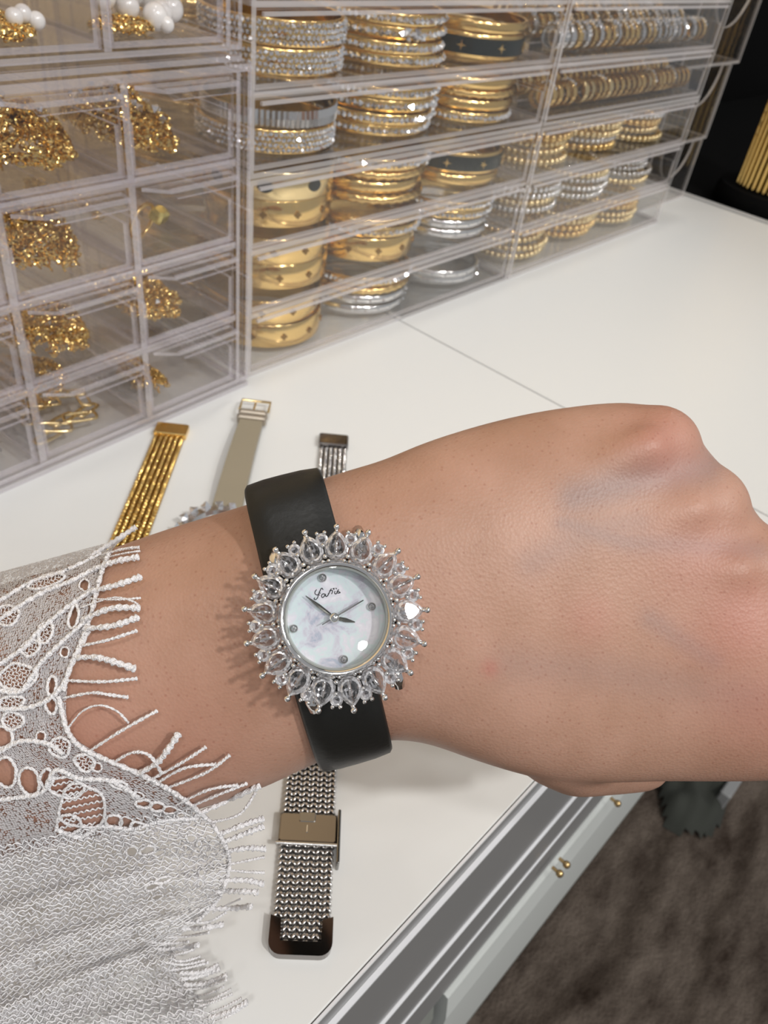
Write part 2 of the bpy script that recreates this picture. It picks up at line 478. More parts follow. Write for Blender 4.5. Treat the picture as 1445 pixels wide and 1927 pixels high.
rail('fascia', 0.0393, -0.073, -0.0105, M['aluminium'])
rail('middle_rail', 0.0380, -0.109, -0.0735, M['aluminium'])
rail('lower_rail', 0.0371, -0.150, -0.1095, M['aluminium'])
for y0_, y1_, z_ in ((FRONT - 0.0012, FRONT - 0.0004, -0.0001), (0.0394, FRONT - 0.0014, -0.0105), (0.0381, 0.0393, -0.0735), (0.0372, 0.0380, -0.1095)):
    b = MB(); b.box(-0.9, XEND, y0_, y1_, CT + z_ - 0.0004, CT + z_ + 0.0002); b.build('lit_ledge_strip', M['lit_ledge'], ct)  # thin pale strips paint the overhead light on the ledge tops
for x0_, x1_, yy, nm in ((0.147, 0.62, 0.0318, 'drawer_front'), (-0.5, 0.143, 0.0362, 'drawer_front')):
    b = MB()
    b.add([(x0_, 0.060, CT - 0.150), (x1_, 0.060, CT - 0.150), (x1_, yy + 0.0030, CT - 0.153), (x0_, yy + 0.0030, CT - 0.153), (x0_, yy, CT - 0.172), (x1_, yy, CT - 0.172),
           (x0_, yy, CT - 0.30), (x1_, yy, CT - 0.30), (x0_, 0.06, CT - 0.30), (x1_, 0.06, CT - 0.30)],
          [(0, 3, 2, 1), (3, 4, 5, 2), (4, 6, 7, 5), (6, 8, 9, 7), (0, 8, 6, 4, 3), (1, 2, 5, 7, 9)])
    dr = b.build(nm, M['white_rail'] if yy < 0.033 else M['cabinet_side'], ct)
    if yy < 0.033:
        for px, py in ((1162, 1512), (1066, 1627), (1053, 1644)):
            p = on(px, py, 1, 0.0285)
            k = MB(); k.sphere((p.x, 0.0285, p.z), 0.0019, 12, 8); k.tube([(p.x, 0.0285, p.z), (p.x, yy + 0.001, p.z)], 0.0009, 8)
            k.build('knob', M['brass'], dr, 60)
# end trim of the counter
for k, dx_ in enumerate((0.0, 0.013)):
    b = MB(); b.bevel_box(XEND + 0.007 + dx_, XEND + 0.012 + dx_, 0.20, 0.50, CT - 0.10, CT - 0.003, 0.0008); b.build('end_rail', M['aluminium_light'], ct)

# beyond the counter end: black plinth, necklace stand, chains
b = MB(); b.bevel_box(XEND + 0.030, 1.7, 0.10, 0.555, 0.0, CT - 0.010, 0.002)
tag(b.build('plinth', M['black_velvet']), 'black plinth past the end of the white counter', 'plinth')
BX, BY = 0.944, 0.268
st = thing('necklace_stand', 'round black velvet necklace stand at the right edge', 'stand', (BX, BY, CT - 0.010))
b = MB(); b.lathe([(0.0001, 0), (0.057, 0), (0.060, 0.003), (0.060, 0.016), (0.057, 0.021), (0.0001, 0.022)], 40, closed=False); b.build('base', M['black_velvet'], st, 50)
b = MB(); b.lathe([(0.0001, 0.022), (0.030, 0.022), (0.036, 0.06), (0.034, 0.30), (0.0001, 0.31)], 32, closed=False); b.build('column', M['black_velvet'], st, 50)
for k in range(24):
    a = math.radians(135 + 8 * k)
    b = MB()
    R_ = 0.044
    n = 90
    p = [(R_ * math.cos(a), R_ * math.sin(a), 0.0235 + 0.27 * i / n) for i in range(n + 1)]
    b.tube(p, lambda t: 0.0028 * (0.72 + 0.28 * math.sin(t * n * PI)), 6)
    o = b.build('gold_chain', M['gold_chain'], None, 60, (BX, BY, CT - 0.010))
    tag(o, 'gold rope chain hanging straight down the black necklace stand', 'chain', 'chains on the black stand')

# lumps on the floor beyond the fist
b = MB()
pA = on(1300, 1525, 2, 0.0)
n1, n2 = 26, 16
vv = []; ff = []
for i in range(n1):
    for j in range(n2):
        u = i / (n1 - 1) * 2 - 1; v_ = j / (n2 - 1) * 2 - 1
        r2 = u * u + v_ * v_
        h = max(0, 1 - r2) ** 0.5 * 0.045 * (0.8 + 0.5 * noise.noise(Vector((u * 2.3, v_ * 2.3, 3)))) + 0.0015
        vv.append((u * 0.085, v_ * 0.05, h))
for i in range(n1 - 1):
    for j in range(n2 - 1):
        uc, vc_ = (i + 0.5) / (n1 - 1) * 2 - 1, (j + 0.5) / (n2 - 1) * 2 - 1
        if uc * uc + vc_ * vc_ > 1.0 + 0.12 * math.sin(5 * math.atan2(vc_, uc)): continue
        a_ = i * n2 + j; ff.append((a_, a_ + n2, a_ + n2 + 1, a_ + 1))
b.add(vv, ff)
o = b.build('cloth_bundle', M['taupe_cloth'], None, 180, (pA.x + 0.03, pA.y + 0.012, 0)); o.rotation_euler = (0, 0, 0.2)
tag(o, 'crumpled grey-green cloth lying on the carpet under the fist', 'cloth')
b = MB(); p1 = on(1350, 1536, 2, 0.0); b.bevel_box(0, 0.35, 0, 0.016, 0, 0.05, 0.002)
o = b.build('floor_board', M['pale_board'], None, None, (p1.x, p1.y, 0)); o.rotation_euler = (0, 0, 0.0)
tag(o, 'pale grey board edge standing on the carpet beside the cloth', 'board')

# ------------------------------------------------------------------ acrylic organizers
def panel_x(b, x, t, y0, y1, z0, z1): b.box(x, x + t, y0, y1, z0, z1, panel=0)
def panel_y(b, y, t, x0, x1, z0, z1): b.box(x0, x1, y, y + t, z0, z1, panel=1)
def panel_z(b, z, t, x0, x1, y0, y1): b.box(x0, x1, y0, y1, z, z + t, panel=2)

def organizer(label, loc, rz, W, D, H, cols, rows, pair, wall=0.0025, div=0.0025, side=0.0025, lip='thin', base=0.0025, group=None):
    """case with cols x rows pull-out drawers; front plane at local y=0, x from 0 to W"""
    mats = [M[pair], M[pair + '_edge']]
    t = thing('drawer_organizer', label, 'organizer', loc, rz, group)
    b = MB()
    panel_z(b, H - wall, wall, 0, W, 0, D)
    if base > 0.005:
        panel_z(b, 0, 0.0022, 0, W, 0, D); panel_z(b, base - 0.0022, 0.0022, 0, W, 0, D); panel_y(b, 0.0012, 0.0015, 0, W, 0.0022, base - 0.0022)
    else:
        panel_z(b, 0, base, 0, W, 0, D)
    if side > 0.005:      # hollow double wall
        for xx in (0, side - 0.0022, W - side, W - 0.0022): panel_x(b, xx, 0.0022, 0, D, base, H - wall)
        panel_y(b, 0.0012, 0.0015, 0.0022, side - 0.0022, base, H - wall); panel_y(b, 0.0012, 0.0015, W - side + 0.0022, W - 0.0022, base, H - wall)
    else:
        panel_x(b, 0, side, 0, D, base, H - wall); panel_x(b, W - side, side, 0, D, base, H - wall)
    panel_y(b, D - wall, wall, side, W - side, base, H - wall)
    iw = (W - 2 * side - (cols - 1) * div) / cols
    ih = (H - base - wall - (rows - 1) * div) / rows
    for c in range(1, cols): panel_x(b, side + c * iw + (c - 1) * div, div, 0.0005, D - wall, base, H - wall)
    for r in range(1, rows):          # drawers run on narrow rails behind a front bar
        zr = base + r * ih + (r - 1) * div
        panel_z(b, zr, div, side, W - side, 0.0005, 0.0045)
        for c in range(cols):
            xl = side + c * (iw + div)
            panel_z(b, zr, div, xl, xl + 0.004, 0.0045, D - wall); panel_z(b, zr, div, xl + iw - 0.004, xl + iw, 0.0045, D - wall)
    b.build('case', mats, t)
    cells = {}
    d = MB(); g = 0.0008; tk = 0.0018
    panel_y(d, 0, tk, 0, iw - 2 * g, 0, ih - 2 * g)
    panel_z(d, 0, tk, 0, iw - 2 * g, tk, D - 0.012)
    panel_x(d, 0, tk, tk, D - 0.012, tk, ih * 0.55); panel_x(d, iw - 2 * g - tk, tk, tk, D - 0.012, tk, ih * 0.55)
    dm = d.mesh('drawer', mats)
    h = MB()
    if lip == 'thin':
        h.box(0.003, iw - 2 * g - 0.003, -0.0016, 0, ih - 2 * g - 0.0022, ih - 2 * g - 0.0006, 1)
    else:
        zz = ih - 2 * g
        x0, x1 = 0.0025, iw - 2 * g - 0.0025
        h.prism([(x0, 0, zz - 0.0005), (x1, 0, zz - 0.0005), (x1 - 0.0004, -0.0065, zz - 0.0012), (x0 + 0.010, -0.0065, zz - 0.0012)], (0, 0, -0.0016), panel=True)
        h.prism([(x0 + 0.010, -0.0065, zz - 0.0012), (x1 - 0.0004, -0.0065, zz - 0.0012), (x1 - 0.0015, -0.0072, zz - 0.0052), (x0 + 0.013, -0.0072, zz - 0.0052)], (0, 0.0016, 0), panel=True)
        h.sphere((x0 + 0.001, -0.001, zz - 0.003), 0.0012, 8, 6)
    hm = h.mesh('handle', mats)
    for c in range(cols):
        for r in range(rows):
            x = side + c * (iw + div) + g; z = base + r * (ih + div) + g
            o = link('drawer', dm, t, (x, 0.0008, z))
            link('handle', hm, o)
            cells[(cols - 1 - c, r)] = (x + tk, tk + 0.001, z + tk, iw - 2 * g - 2 * tk, D - 0.016, ih - 2 * g)
    return t, cells

YF = 0.300
UH = 0.1065
D1 = 0.165
mid_units, right_units = [], []
for k, nm in enumerate(('lower', 'upper')):
    mid_units.append(organizer('%s clear three-drawer organizer of stacked bangles in the middle column' % nm, (0.2480, YF, CT + k * (UH + 0.0005)), 0, 0.2480, D1, UH, 1, 3, 'acrylic'))
    right_units.append(organizer('%s clear three-drawer organizer %s in the right column' % (nm, ('of beaded bracelets', 'of standing rings')[k]), (0.4975, YF, CT + k * (UH + 0.0005)), 0, 0.2420, D1, UH, 1, 3, 'acrylic'))
LRZ = math.radians(3.55)
LW, LH = 0.186, 0.1575
ux = Vector((math.cos(LRZ), math.sin(LRZ), 0))
LO = Vector((0.2432, 0.2936, CT)) - ux * LW
left_low, cell_low = organizer('lower lilac-tinted clear organizer of gold chain drawers at the left', LO, LRZ, LW, 0.15, LH, 3, 4, 'lilac', wall=0.0030, div=0.0032, side=0.0085, lip='big', base=0.0065)
LO2 = LO + Vector((-0.0045, 0.001, LH + 0.0008))
left_up, cell_up = organizer('upper lilac-tinted clear organizer with pearls, stacked at top left', LO2, LRZ, LW, 0.15, LH, 3, 4, 'lilac', wall=0.0030, div=0.0032, side=0.0085, lip='big', base=0.0065)

# third column: empty clear bins with a scooped front
def scoop_bin(label, x0, x1, y0, z0, z1, D=0.13):
    t = thing('scoop_bin', label, 'bin', (x0, y0, CT + z0))
    mats = [M['acrylic'], M['acrylic_edge']]
    W, H, k = x1 - x0, z1 - z0, 0.0022
    b = MB(); panel_z(b, 0, k, 0, W, 0, D); b.build('base', mats, t)
    for xx in (0, W - k):
        b = MB(); panel_x(b, xx, k, 0, D, k, H); b.build('side_panel', mats, t)
    b = MB(); panel_y(b, D - k, k, k, W - k, k, H); b.build('back_panel', mats, t)
    pts = [(k, 0, k), (W - k, 0, k), (W - k, 0, H)]
    c, rr = W * 0.52, min(W * 0.30, H * 0.55)
    for i in range(13):
        a = PI * i / 12
        pts.append((c + rr * math.cos(a), 0, H - rr * math.sin(a)))
    pts.append((k, 0, H))
    b = MB(); b.prism(pts, (0, k, 0), panel=True); b.build('front_panel', mats, t)
    return t
scoop_bin('empty clear scoop-front bin standing on the counter at the end', 0.7415, 0.846, 0.326, 0.0, 0.056)
scoop_bin('empty clear scoop-front bin in the middle of the end stack', 0.7415, 0.853, 0.326, 0.0565, 0.122)
scoop_bin('empty clear bin on top of the end stack', 0.7415, 0.868, 0.326, 0.1225, 0.190)

# ------------------------------------------------------------------ jewellery in the drawers
def ring_band(b, R, h, th, mi=0, seg=64, bulge=0.0):
    b.lathe([(R - th, 0.0003), (R - th + 0.0003, 0), (R - 0.0003, 0), (R, 0.0004), (R + bulge, h / 2), (R, h - 0.0004), (R - 0.0003, h), (R - th + 0.0003, h), (R - th, h - 0.0003)], seg, mi)
BANG = {}
def bangle_kind(kind):
    """returns list of (part name, mesh, kind flag) for one type of bangle"""
    if kind in BANG: return BANG[kind]
    R = 0.0350; parts = []
    def stones(rows, n, h, z0, r):
        b = MB()
        for i in range(rows):
            z = z0 + (i + 0.5) * h / rows
            for k in range(n):
                a = 2 * PI * (k + 0.5 * (i % 2)) / n
                b.octa((0, 0, 0), 1.0)
                base = len(b.v) - 6
                rm = Matrix.Rotation(a, 3, 'Z') @ Matrix.Rotation(random.uniform(-0.4, 0.4), 3, 'Y') @ Matrix.Rotation(random.uniform(0, 1.5), 3, 'X')
                for q in range(6):
                    b.v[base + q] = tuple(rm @ (Vector(b.v[base + q]) * r) + Vector((math.cos(a) * (R + 0.0003), math.sin(a) * (R + 0.0003), z)))
        return b.mesh('crystal_rows', M['crystal_pave'])
    def cluster(zc, r=0.0032):
        b = MB()
        for k in range(9):
            a = -1.2 + random.uniform(-0.22, 0.22); zz = zc + random.uniform(-0.003, 0.003)
            c = Vector((math.cos(a) * (R + 0.0004), math.sin(a) * (R + 0.0004), zz)); o = MB(); o.octa((0, 0, 0), r * random.uniform(0.5, 0.9))
            b.merge(o, Matrix.Translation(c) @ rnd_rot())
        return b.mesh('crystal_cluster', M['crystal_pave'])
    if kind == 'pave':
        h = 0.0108; b = MB(); ring_band(b, R, h, 0.0018); parts = [('band', b.mesh('band', M['gold'], 40)), ('crystal_rows', stones(4, 84, h - 0.001, 0.0005, 0.0014))]
    elif kind == 'thin_crystal':
        h = 0.0052; b = MB(); ring_band(b, R, h, 0.0018); parts = [('band', b.mesh('band', M['gold'], 40)), ('crystal_rows', stones(1, 66, h, 0, 0.0019))]
    elif kind == 'cluster_crystal':
        h = 0.0058; b = MB(); ring_band(b, R, h, 0.0018); parts = [('band', b.mesh('band', M['gold'], 40)), ('crystal_rows', stones(1, 60, h, 0, 0.0021)), ('crystal_cluster', cluster(h / 2))]
    elif kind == 'enamel':
        h = 0.0125; b = MB(); ring_band(b, R, h, 0.0018, bulge=0.0006)
        e = MB(); e.lathe([(R + 0.0004, 0.0018), (R + 0.0012, 0.0022), (R + 0.0014, h / 2), (R + 0.0012, h - 0.0022), (R + 0.0004, h - 0.0018)], 64, closed=False)
        parts = [('band', b.mesh('band', M['gold'], 40)), ('enamel_inlay', e.mesh('enamel_inlay', M['enamel'], 60)), ('star_inlays', motif(R + 0.0016, h, 9, 0.0030, M['gold'], star=True))]
    elif kind == 'wide_gold':
        h = 0.0138; b = MB(); ring_band(b, R, h, 0.0018, bulge=0.0005)
        parts = [('band', b.mesh('band', M['gold'], 40)), ('flower_inlays', motif(R + 0.0008, h, 12, 0.0021, M['deep_gold']))]
    elif kind == 'oval_gold':
        h = 0.0138; b = MB(); ring_band(b, R, h, 0.0018, bulge=0.0005)
        parts = [('band', b.mesh('band', M['pale_gold'], 40)), ('oval_inlays', motif(R + 0.0007, h, 8, 0.0042, M['enamel'], oval=True))]
    elif kind == 'ribbed':
        h = 0.0075; b = MB(); seg = 160; prof = []
        n = 5; v = []; f = []
        for k in range(seg):
            a = 2 * PI * k / seg; rr = R + (0.0005 if k % 2 else -0.0004)
            for r_, z in ((R - 0.0018, 0), (rr - 0.0003, 0), (rr, h / 2), (rr - 0.0003, h), (R - 0.0018, h)):
                v.append((r_ * math.cos(a), r_ * math.sin(a), z))
        for k in range(seg):
            k2 = (k + 1) % seg
            for i in range(n):
                j = (i + 1) % n; f.append((k * n + i, k2 * n + i, k2 * n + j, k * n + j))
        b.add(v, f); parts = [('band', b.mesh('band', M['silver']))]
    elif kind == 'gold_twist':
        b = MB(); v = []; f = []; seg, sub = 120, 8
        for k in range(seg):
            a = 2 * PI * k / seg
            for i in range(sub):
                q = 2 * PI * i / sub
                r_ = 0.0026 * (1 + 0.22 * math.cos(2 * (q + a * 18)))
                v.append(((R - 0.001 + r_ * math.cos(q)) * math.cos(a), (R - 0.001 + r_ * math.cos(q)) * math.sin(a), 0.003 + r_ * math.sin(q)))
        for k in range(seg):
            for i in range(sub):
                k2, j = (k + 1) % seg, (i + 1) % sub
                f.append((k * sub + i, k2 * sub + i, k2 * sub + j, k * sub + j))
        b.add(v, f); parts = [('band', b.mesh('band', M['gold'], 60))]
    elif kind == 'thin_gold':
        b = MB(); ring_band(b, R, 0.0058, 0.0018, bulge=0.0008); parts = [('band', b.mesh('band', M['gold'], 40))]
    elif kind == 'thin_silver':
        b = MB(); ring_band(b, R, 0.0050, 0.0018, bulge=0.0007); parts = [('band', b.mesh('band', M['silver'], 40)), ('crystal_rows', stones(1, 24, 0.005, 0, 0.0012))]
    BANG[kind] = parts
    return parts
def motif(R, h, n, r, mt, star=False, oval=False):
    b = MB()
    for k in range(n):
        a = 2 * PI * k / n
        pts = []
        m_ = 16
        for i in range(m_):
            q = 2 * PI * i / m_
            if oval: x, z = r * math.cos(q), r * 0.72 * math.sin(q)
            elif star: rr = r * (1.0 if i % 4 == 0 else 0.34); x, z = rr * math.cos(q), rr * math.sin(q)
            else: rr = r * (0.55 + 0.45 * abs(math.cos(2 * q))); x, z = rr * math.cos(q), rr * math.sin(q)
            aa = a + x / R
            pts.append((R * math.cos(aa), R * math.sin(aa), h / 2 + z))
        c = (R * math.cos(a), R * math.sin(a), h / 2)
        d = Vector((math.cos(a), math.sin(a), 0)) * 0.0003
        v = [Vector(c) + d] + [Vector(p) + d for p in pts] + [Vector(p) - d * 3 for p in pts]
        f = [(0, 1 + i, 1 + (i + 1) % m_) for i in range(m_)] + [(1 + i, 1 + m_ + i, 1 + m_ + (i + 1) % m_, 1 + (i + 1) % m_) for i in range(m_)]
        b.add(v, f)
    return b.mesh('motif', mt)
HEI = dict(pave=0.0113, thin_crystal=0.0056, cluster_crystal=0.0064, enamel=0.013, wide_gold=0.0141, oval_gold=0.0141, ribbed=0.008, gold_twist=0.0060, thin_gold=0.0062, thin_silver=0.0054)
DESC = dict(pave='wide crystal-set bangle', thin_crystal='thin single-row crystal bangle', cluster_crystal='clear flower crystal bangle', enamel='dark enamel bangle with gold stars',
            wide_gold='wide flower-engraved gold bangle', oval_gold='gold bangle with dark oval insets', ribbed='ribbed silver bangle', gold_twist='twisted gold bangle', thin_gold='plain narrow gold bangle', thin_silver='narrow silver bangle')
STUFF_PARTS = {'crystal_rows', 'star_inlays', 'flower_inlays', 'oval_inlays', 'crystal_cluster'}
def bangle(kind, loc, label, group, sc=1.0):
    parts = bangle_kind(kind)
    t = thing('bangle', label, 'bangle', loc, random.uniform(-0.6, 0.6), group)
    t.scale = (sc, sc, 1)
    for nm, me in parts:
        o = link(nm, me, t)
        if nm in STUFF_PARTS: o['kind'] = 'stuff'
    return t
FLOORS = ['bottom', 'second', 'third', 'fourth', 'fifth', 'sixth']
STACKS = {   # drawer from the counter up: left, middle, right stack, bottom bangle first
    0: (['wide_gold', 'wide_gold'], ['thin_silver', 'thin_silver', 'gold_twist', 'thin_crystal'], ['thin_silver', 'thin_silver']),
    1: (['wide_gold', 'wide_gold'], ['wide_gold', 'cluster_crystal', 'gold_twist'], ['thin_silver', 'thin_silver', 'thin_crystal', 'thin_crystal']),
    2: (['wide_gold', 'oval_gold'], ['gold_twist', 'thin_gold', 'gold_twist', 'cluster_crystal'], ['thin_gold', 'enamel']),
    3: (['pave', 'ribbed'], ['thin_crystal', 'thin_crystal', 'cluster_crystal', 'thin_crystal'], ['thin_crystal', 'thin_gold', 'gold_twist', 'thin_gold']),
    4: (['pave', 'pave'], ['thin_crystal', 'thin_crystal', 'cluster_crystal', 'thin_crystal'], ['enamel', 'thin_gold']),
    5: (['pave'], ['thin_crystal', 'thin_gold'], ['thin_gold', 'gold_twist']),
}
for d, trio in STACKS.items():
    t, cells = mid_units[d // 3]
    x, y, z, iw, idp, ih = cells[(0, d % 3)]
    for s_, names in enumerate(trio):
        for row in range(2):
            if row == 1 and d == 5: continue
            zz = t.location.z + z + 0.0003
            lst = names if row == 0 else (['thin_gold', 'wide_gold'] if (d + s_) % 2 else ['gold_twist', 'thin_crystal', 'thin_gold'])
            for q, kd in enumerate(lst):
                cx = t.location.x + x + 0.0405 + s_ * 0.0795 + random.uniform(-0.002, 0.002)
                cy = t.location.y + y + 0.0385 + row * 0.0725 + random.uniform(-0.001, 0.001)
                pos = ('topmost' if q == len(lst) - 1 else ('bottom' if q == 0 else ('second up' if q == 1 else 'third up')))
                lab = '%s, %s of the %s%s stack, %s bangle drawer up' % (DESC[kd], pos, 'rear ' if row else '', ('left', 'middle', 'right')[s_], FLOORS[d].replace('bottom', 'first'))
                bangle(kd, (cx, cy, zz), lab, 'bangles in the middle organizers')
                zz += HEI[kd] + 0.0004

# standing rings in the upper right organizer
def finger_ring(mt, stone):
    b = MB(); R, wd = 0.0078, 0.0048
    b.lathe([(R - 0.0011, -wd / 2), (R - 0.0002, -wd / 2), (R + 0.0004, 0), (R - 0.0002, wd / 2), (R - 0.0011, wd / 2)], 28, axis='x')
    me = b.mesh('band', mt, 50)
    s_ = MB()
    for k in range(7):
        a = PI / 2 + (k - 3) * 0.30
        o = MB(); o.octa((0, 0, 0), 0.0014); s_.merge(o, Matrix.Translation((0, math.cos(a) * (R + 0.0006), math.sin(a) * (R + 0.0006))) @ rnd_rot())
    return me, (s_.mesh('stones', M['crystal_pave']) if stone else None)
RK = [finger_ring(M['gold'], False), finger_ring(M['silver'], True), finger_ring(M['gold'], True), finger_ring(M['pale_gold'], False)]
for d in (0, 1, 2):
    t, cells = right_units[1]
    x, y, z, iw, idp, ih = cells[(0, d)]
    for row in range(1 if d == 2 else 3):
        n = 26
        for k in range(n):
            if random.random() < 0.05: continue
            if d == 0: kd = random.choice([0, 0, 0, 3, 2])
            else: kd = random.choice([1, 1, 2, 2, 0])
            me, sm = RK[kd]
            loc = (t.location.x + x + 0.009 + k * (iw - 0.018) / (n - 1), t.location.y + y + 0.014 + row * 0.021 + random.uniform(-0.0006, 0.0006), t.location.z + z + 0.0086 + row * 0.0035 * (d < 2))
            lab = '%s ring standing on edge in the %s row of the %s ring drawer' % (('plain gold', 'crystal-set silver', 'crystal-set gold', 'pale gold')[kd], ('front', 'second', 'third')[row], ('lower', 'middle', 'top')[d])
            r_ = thing('finger_ring', lab, 'ring', loc, random.uniform(-0.12, 0.12), '%s rings, %s row, ring drawer %s' % (('plain gold', 'crystal silver', 'crystal gold', 'pale gold')[kd], ('front', 'second', 'third')[row], ('lower', 'middle', 'top')[d]))
            r_.rotation_euler = (random.uniform(-0.5, 0.5), 0, random.uniform(-0.12, 0.12))
            link('band', me, r_)
            if sm: link('stones', sm, r_)
# slotted ring trays are not visible; rings in row two and three lean on a clear step
for d in (0, 1):
    t, cells = right_units[1]
    x, y, z, iw, idp, ih = cells[(0, d)]
    for row in (1, 2):
        b = MB(); panel_z(b, 0, 0.0012, 0, iw - 0.004, 0, 0.019)
        o = b.build('ring_step', [M['acrylic'], M['acrylic_edge']], t, None, (x + 0.002, y + 0.0048 + row * 0.021, z + row * 0.0035 - 0.0007))

# beaded bracelets in the lower right organizer
def beaded(mt, rb, W, D_, n):
    b = MB()
    for k in range(n):
        a = 2 * PI * k / n
        b.sphere((W * math.cos(a), D_ * math.sin(a), rb), rb, 10, 6)
    me = b.mesh('beads', mt, 180)
    c = MB(); c.tube([(W * math.cos(2 * PI * k / 48), D_ * math.sin(2 * PI * k / 48), rb) for k in range(48)], rb * 0.35, 5, True)
    return me, c.mesh('cord', M['deep_gold'], 180)
BK = {'gold': beaded(M['pale_gold'], 0.0025, 0.033, 0.025, 36), 'silver': beaded(M['silver'], 0.0023, 0.034, 0.025, 40), 'deep': beaded(M['gold'], 0.0028, 0.032, 0.025, 31)}
PICK = {0: ['gold', 'deep', 'gold', 'deep', 'gold'], 1: ['silver', 'silver', 'gold', 'silver', 'silver'], 2: ['gold', 'deep', 'gold', 'silver', 'gold']}
for d in (0, 1, 2):
    t, cells = right_units[0]
    x, y, z, iw, idp, ih = cells[(0, d)]
    for s_ in range(3):
        for row in range(2):
            zz = t.location.z + z + 0.0004
            for q in range(4 if row == 0 else 3):
                kd = PICK[d][(s_ + q * 2 + row) % 5]
                me, cm = BK[kd]
                rb = {'gold': 0.0025, 'silver': 0.0023, 'deep': 0.0028}[kd]
                lab = '%s beaded bracelet, %s of the %s %s pile, %s bracelet drawer' % ({'gold': 'pale gold', 'silver': 'silver', 'deep': 'yellow gold'}[kd], ('lowest', 'second', 'third', 'topmost')[q] if row == 0 else ('lowest', 'second', 'topmost')[q],
                       ('left', 'centre', 'right')[s_], ('front', 'rear')[row], ('bottom', 'middle', 'top')[d])
                br = thing('bead_bracelet', lab, 'bracelet', (t.location.x + x + 0.040 + s_ * 0.0765 + random.uniform(-0.003, 0.003), t.location.y + y + 0.034 + row * 0.062 + random.uniform(-0.003, 0.003), zz), random.uniform(-0.15, 0.15), 'beaded bracelets in the right organizer')
                o = link('beads', me, br); o['kind'] = 'stuff'
                link('cord', cm, br)
                zz += rb * 2 + 0.0002

# chain heaps in the left drawers
def heap(b, n, cx, cy, rx, ry, h, lr, z0, steps, seg=8, sub=4, elong=1.0):
    def top(x, y):
        u, v_ = (x - cx) / rx, (y - cy) / ry
        q = max(0.0, 1 - u * u - v_ * v_)
        return z0 + h * math.sqrt(q) * (0.75 + 0.5 * noise.noise(Vector((x * 60, y * 60, cx * 50))))
    for _ in range(n):
        a = random.uniform(0, 6.28); rr = math.sqrt(random.random())
        x, y = cx + rx * rr * math.cos(a) * 0.92, cy + ry * rr * math.sin(a) * 0.92
        dr = random.uniform(0, 6.28); dep = random.uniform(0, 1) ** 2
        for k in range(steps):
            dr += random.gauss(0, 0.45)
            nx, ny = x + math.cos(dr) * lr * 1.5 * elong, y + math.sin(dr) * lr * 1.5 * elong
            if ((nx - cx) / rx) ** 2 + ((ny - cy) / ry) ** 2 > 0.94:
                dr += PI * 0.6; continue
            z = z0 + lr * 0.8 + max(0, top(nx, ny) - z0) * (1 - 0.45 * dep) + random.uniform(-0.3, 0.6) * lr
            nz = Vector((random.gauss(0, 0.5), random.gauss(0, 0.5), 1.0)) if k % 2 else Vector((-math.sin(dr) + random.gauss(0, 0.3), math.cos(dr) + random.gauss(0, 0.3), 0.4))
            mt_ = Matrix.Translation((nx, ny, z)) @ rot_to(nz, (math.cos(dr), math.sin(dr), random.gauss(0, 0.25)))
            b.torus(lr, lr * 0.30, seg, sub, mt_, sx=1.3 * elong)
            x, y = nx, ny
def fill(t, cell, label, n, steps, cx, cy, rx, ry, h, lr, mt='gold_chain', name='chain_heap', sparkle=0, elong=1.0):
    x, y, z, iw, idp, ih = cell
    b = MB()
    heap(b, n, x + iw * cx, y + idp * cy, iw * rx, idp * ry, ih * h, lr, z, steps, elong=elong)
    mats = [M[mt], M['crystal_pave']]
    for _ in range(sparkle):
        a = random.uniform(0, 6.28); rr = math.sqrt(random.random()) * 0.8
        o = MB(); o.octa((0, 0, 0), random.uniform(0.0012, 0.0024))
        b.merge(o, Matrix.Translation((x + iw * (cx + rx * rr * math.cos(a)), y + idp * (cy + ry * rr * math.sin(a)), z + ih * h * (1 - rr * rr) ** 0.5 * 0.9 + 0.002)) @ rnd_rot(), 1)
    o = b.build(name, mats, None, 60)
    o.matrix_world = t_matrix(t)
    tag(o, label, 'jewellery', None, 'stuff')
    return o
def t_matrix(t):
    return Matrix.Translation(t.location) @ Matrix.Rotation(t.rotation_euler.z, 4, 'Z')
C = cell_low
fill(left_low, C[(1, 3)], 'large tangled heap of gold chain earrings filling the top drawer at the far left', 70, 24, 0.46, 0.27, 0.47, 0.26, 0.66, 0.00135, sparkle=14)
fill(left_low, C[(1, 2)], 'heap of gold chain filling the second drawer, below the largest heap', 64, 24, 0.42, 0.25, 0.42, 0.24, 0.62, 0.00125, sparkle=8)
fill(left_low, C[(1, 1)], 'coil of fine gold chain in the third drawer of the left column', 64, 26, 0.40, 0.22, 0.39, 0.21, 0.50, 0.00105)
fill(left_low, C[(0, 3)], 'tangle of gold and crystal jewellery in the top right drawer', 44, 20, 0.36, 0.26, 0.36, 0.25, 0.62, 0.0015, sparkle=26)
fill(left_low, C[(0, 1)], 'gold chain heap in the third drawer of the inner column', 46, 22, 0.34, 0.24, 0.34, 0.22, 0.46, 0.0012, sparkle=6)
fill(left_low, C[(0, 0)], 'small corner heap of gold chain in the bottom drawer', 26, 18, 0.20, 0.20, 0.19, 0.18, 0.42, 0.0011)
fill(left_low, C[(2, 3)], 'gold chain heap cut off by the left picture edge, top row', 20, 18, 0.6, 0.3, 0.38, 0.26, 0.5, 0.0013)
fill(left_low, C[(2, 0)], 'silver chain heap at the lower left picture edge', 30, 18, 0.6, 0.24, 0.36, 0.22, 0.4, 0.0012, mt='silver')
fill(left_up, cell_up[(1, 0)], 'gold chain lying under small pearls in the upper left drawer', 36, 20, 0.36, 0.13, 0.36, 0.11, 0.16, 0.0012)
fill(left_up, cell_up[(0, 0)], 'scraps of gold chain beside the large pearls', 18, 14, 0.28, 0.10, 0.24, 0.08, 0.16, 0.0012)
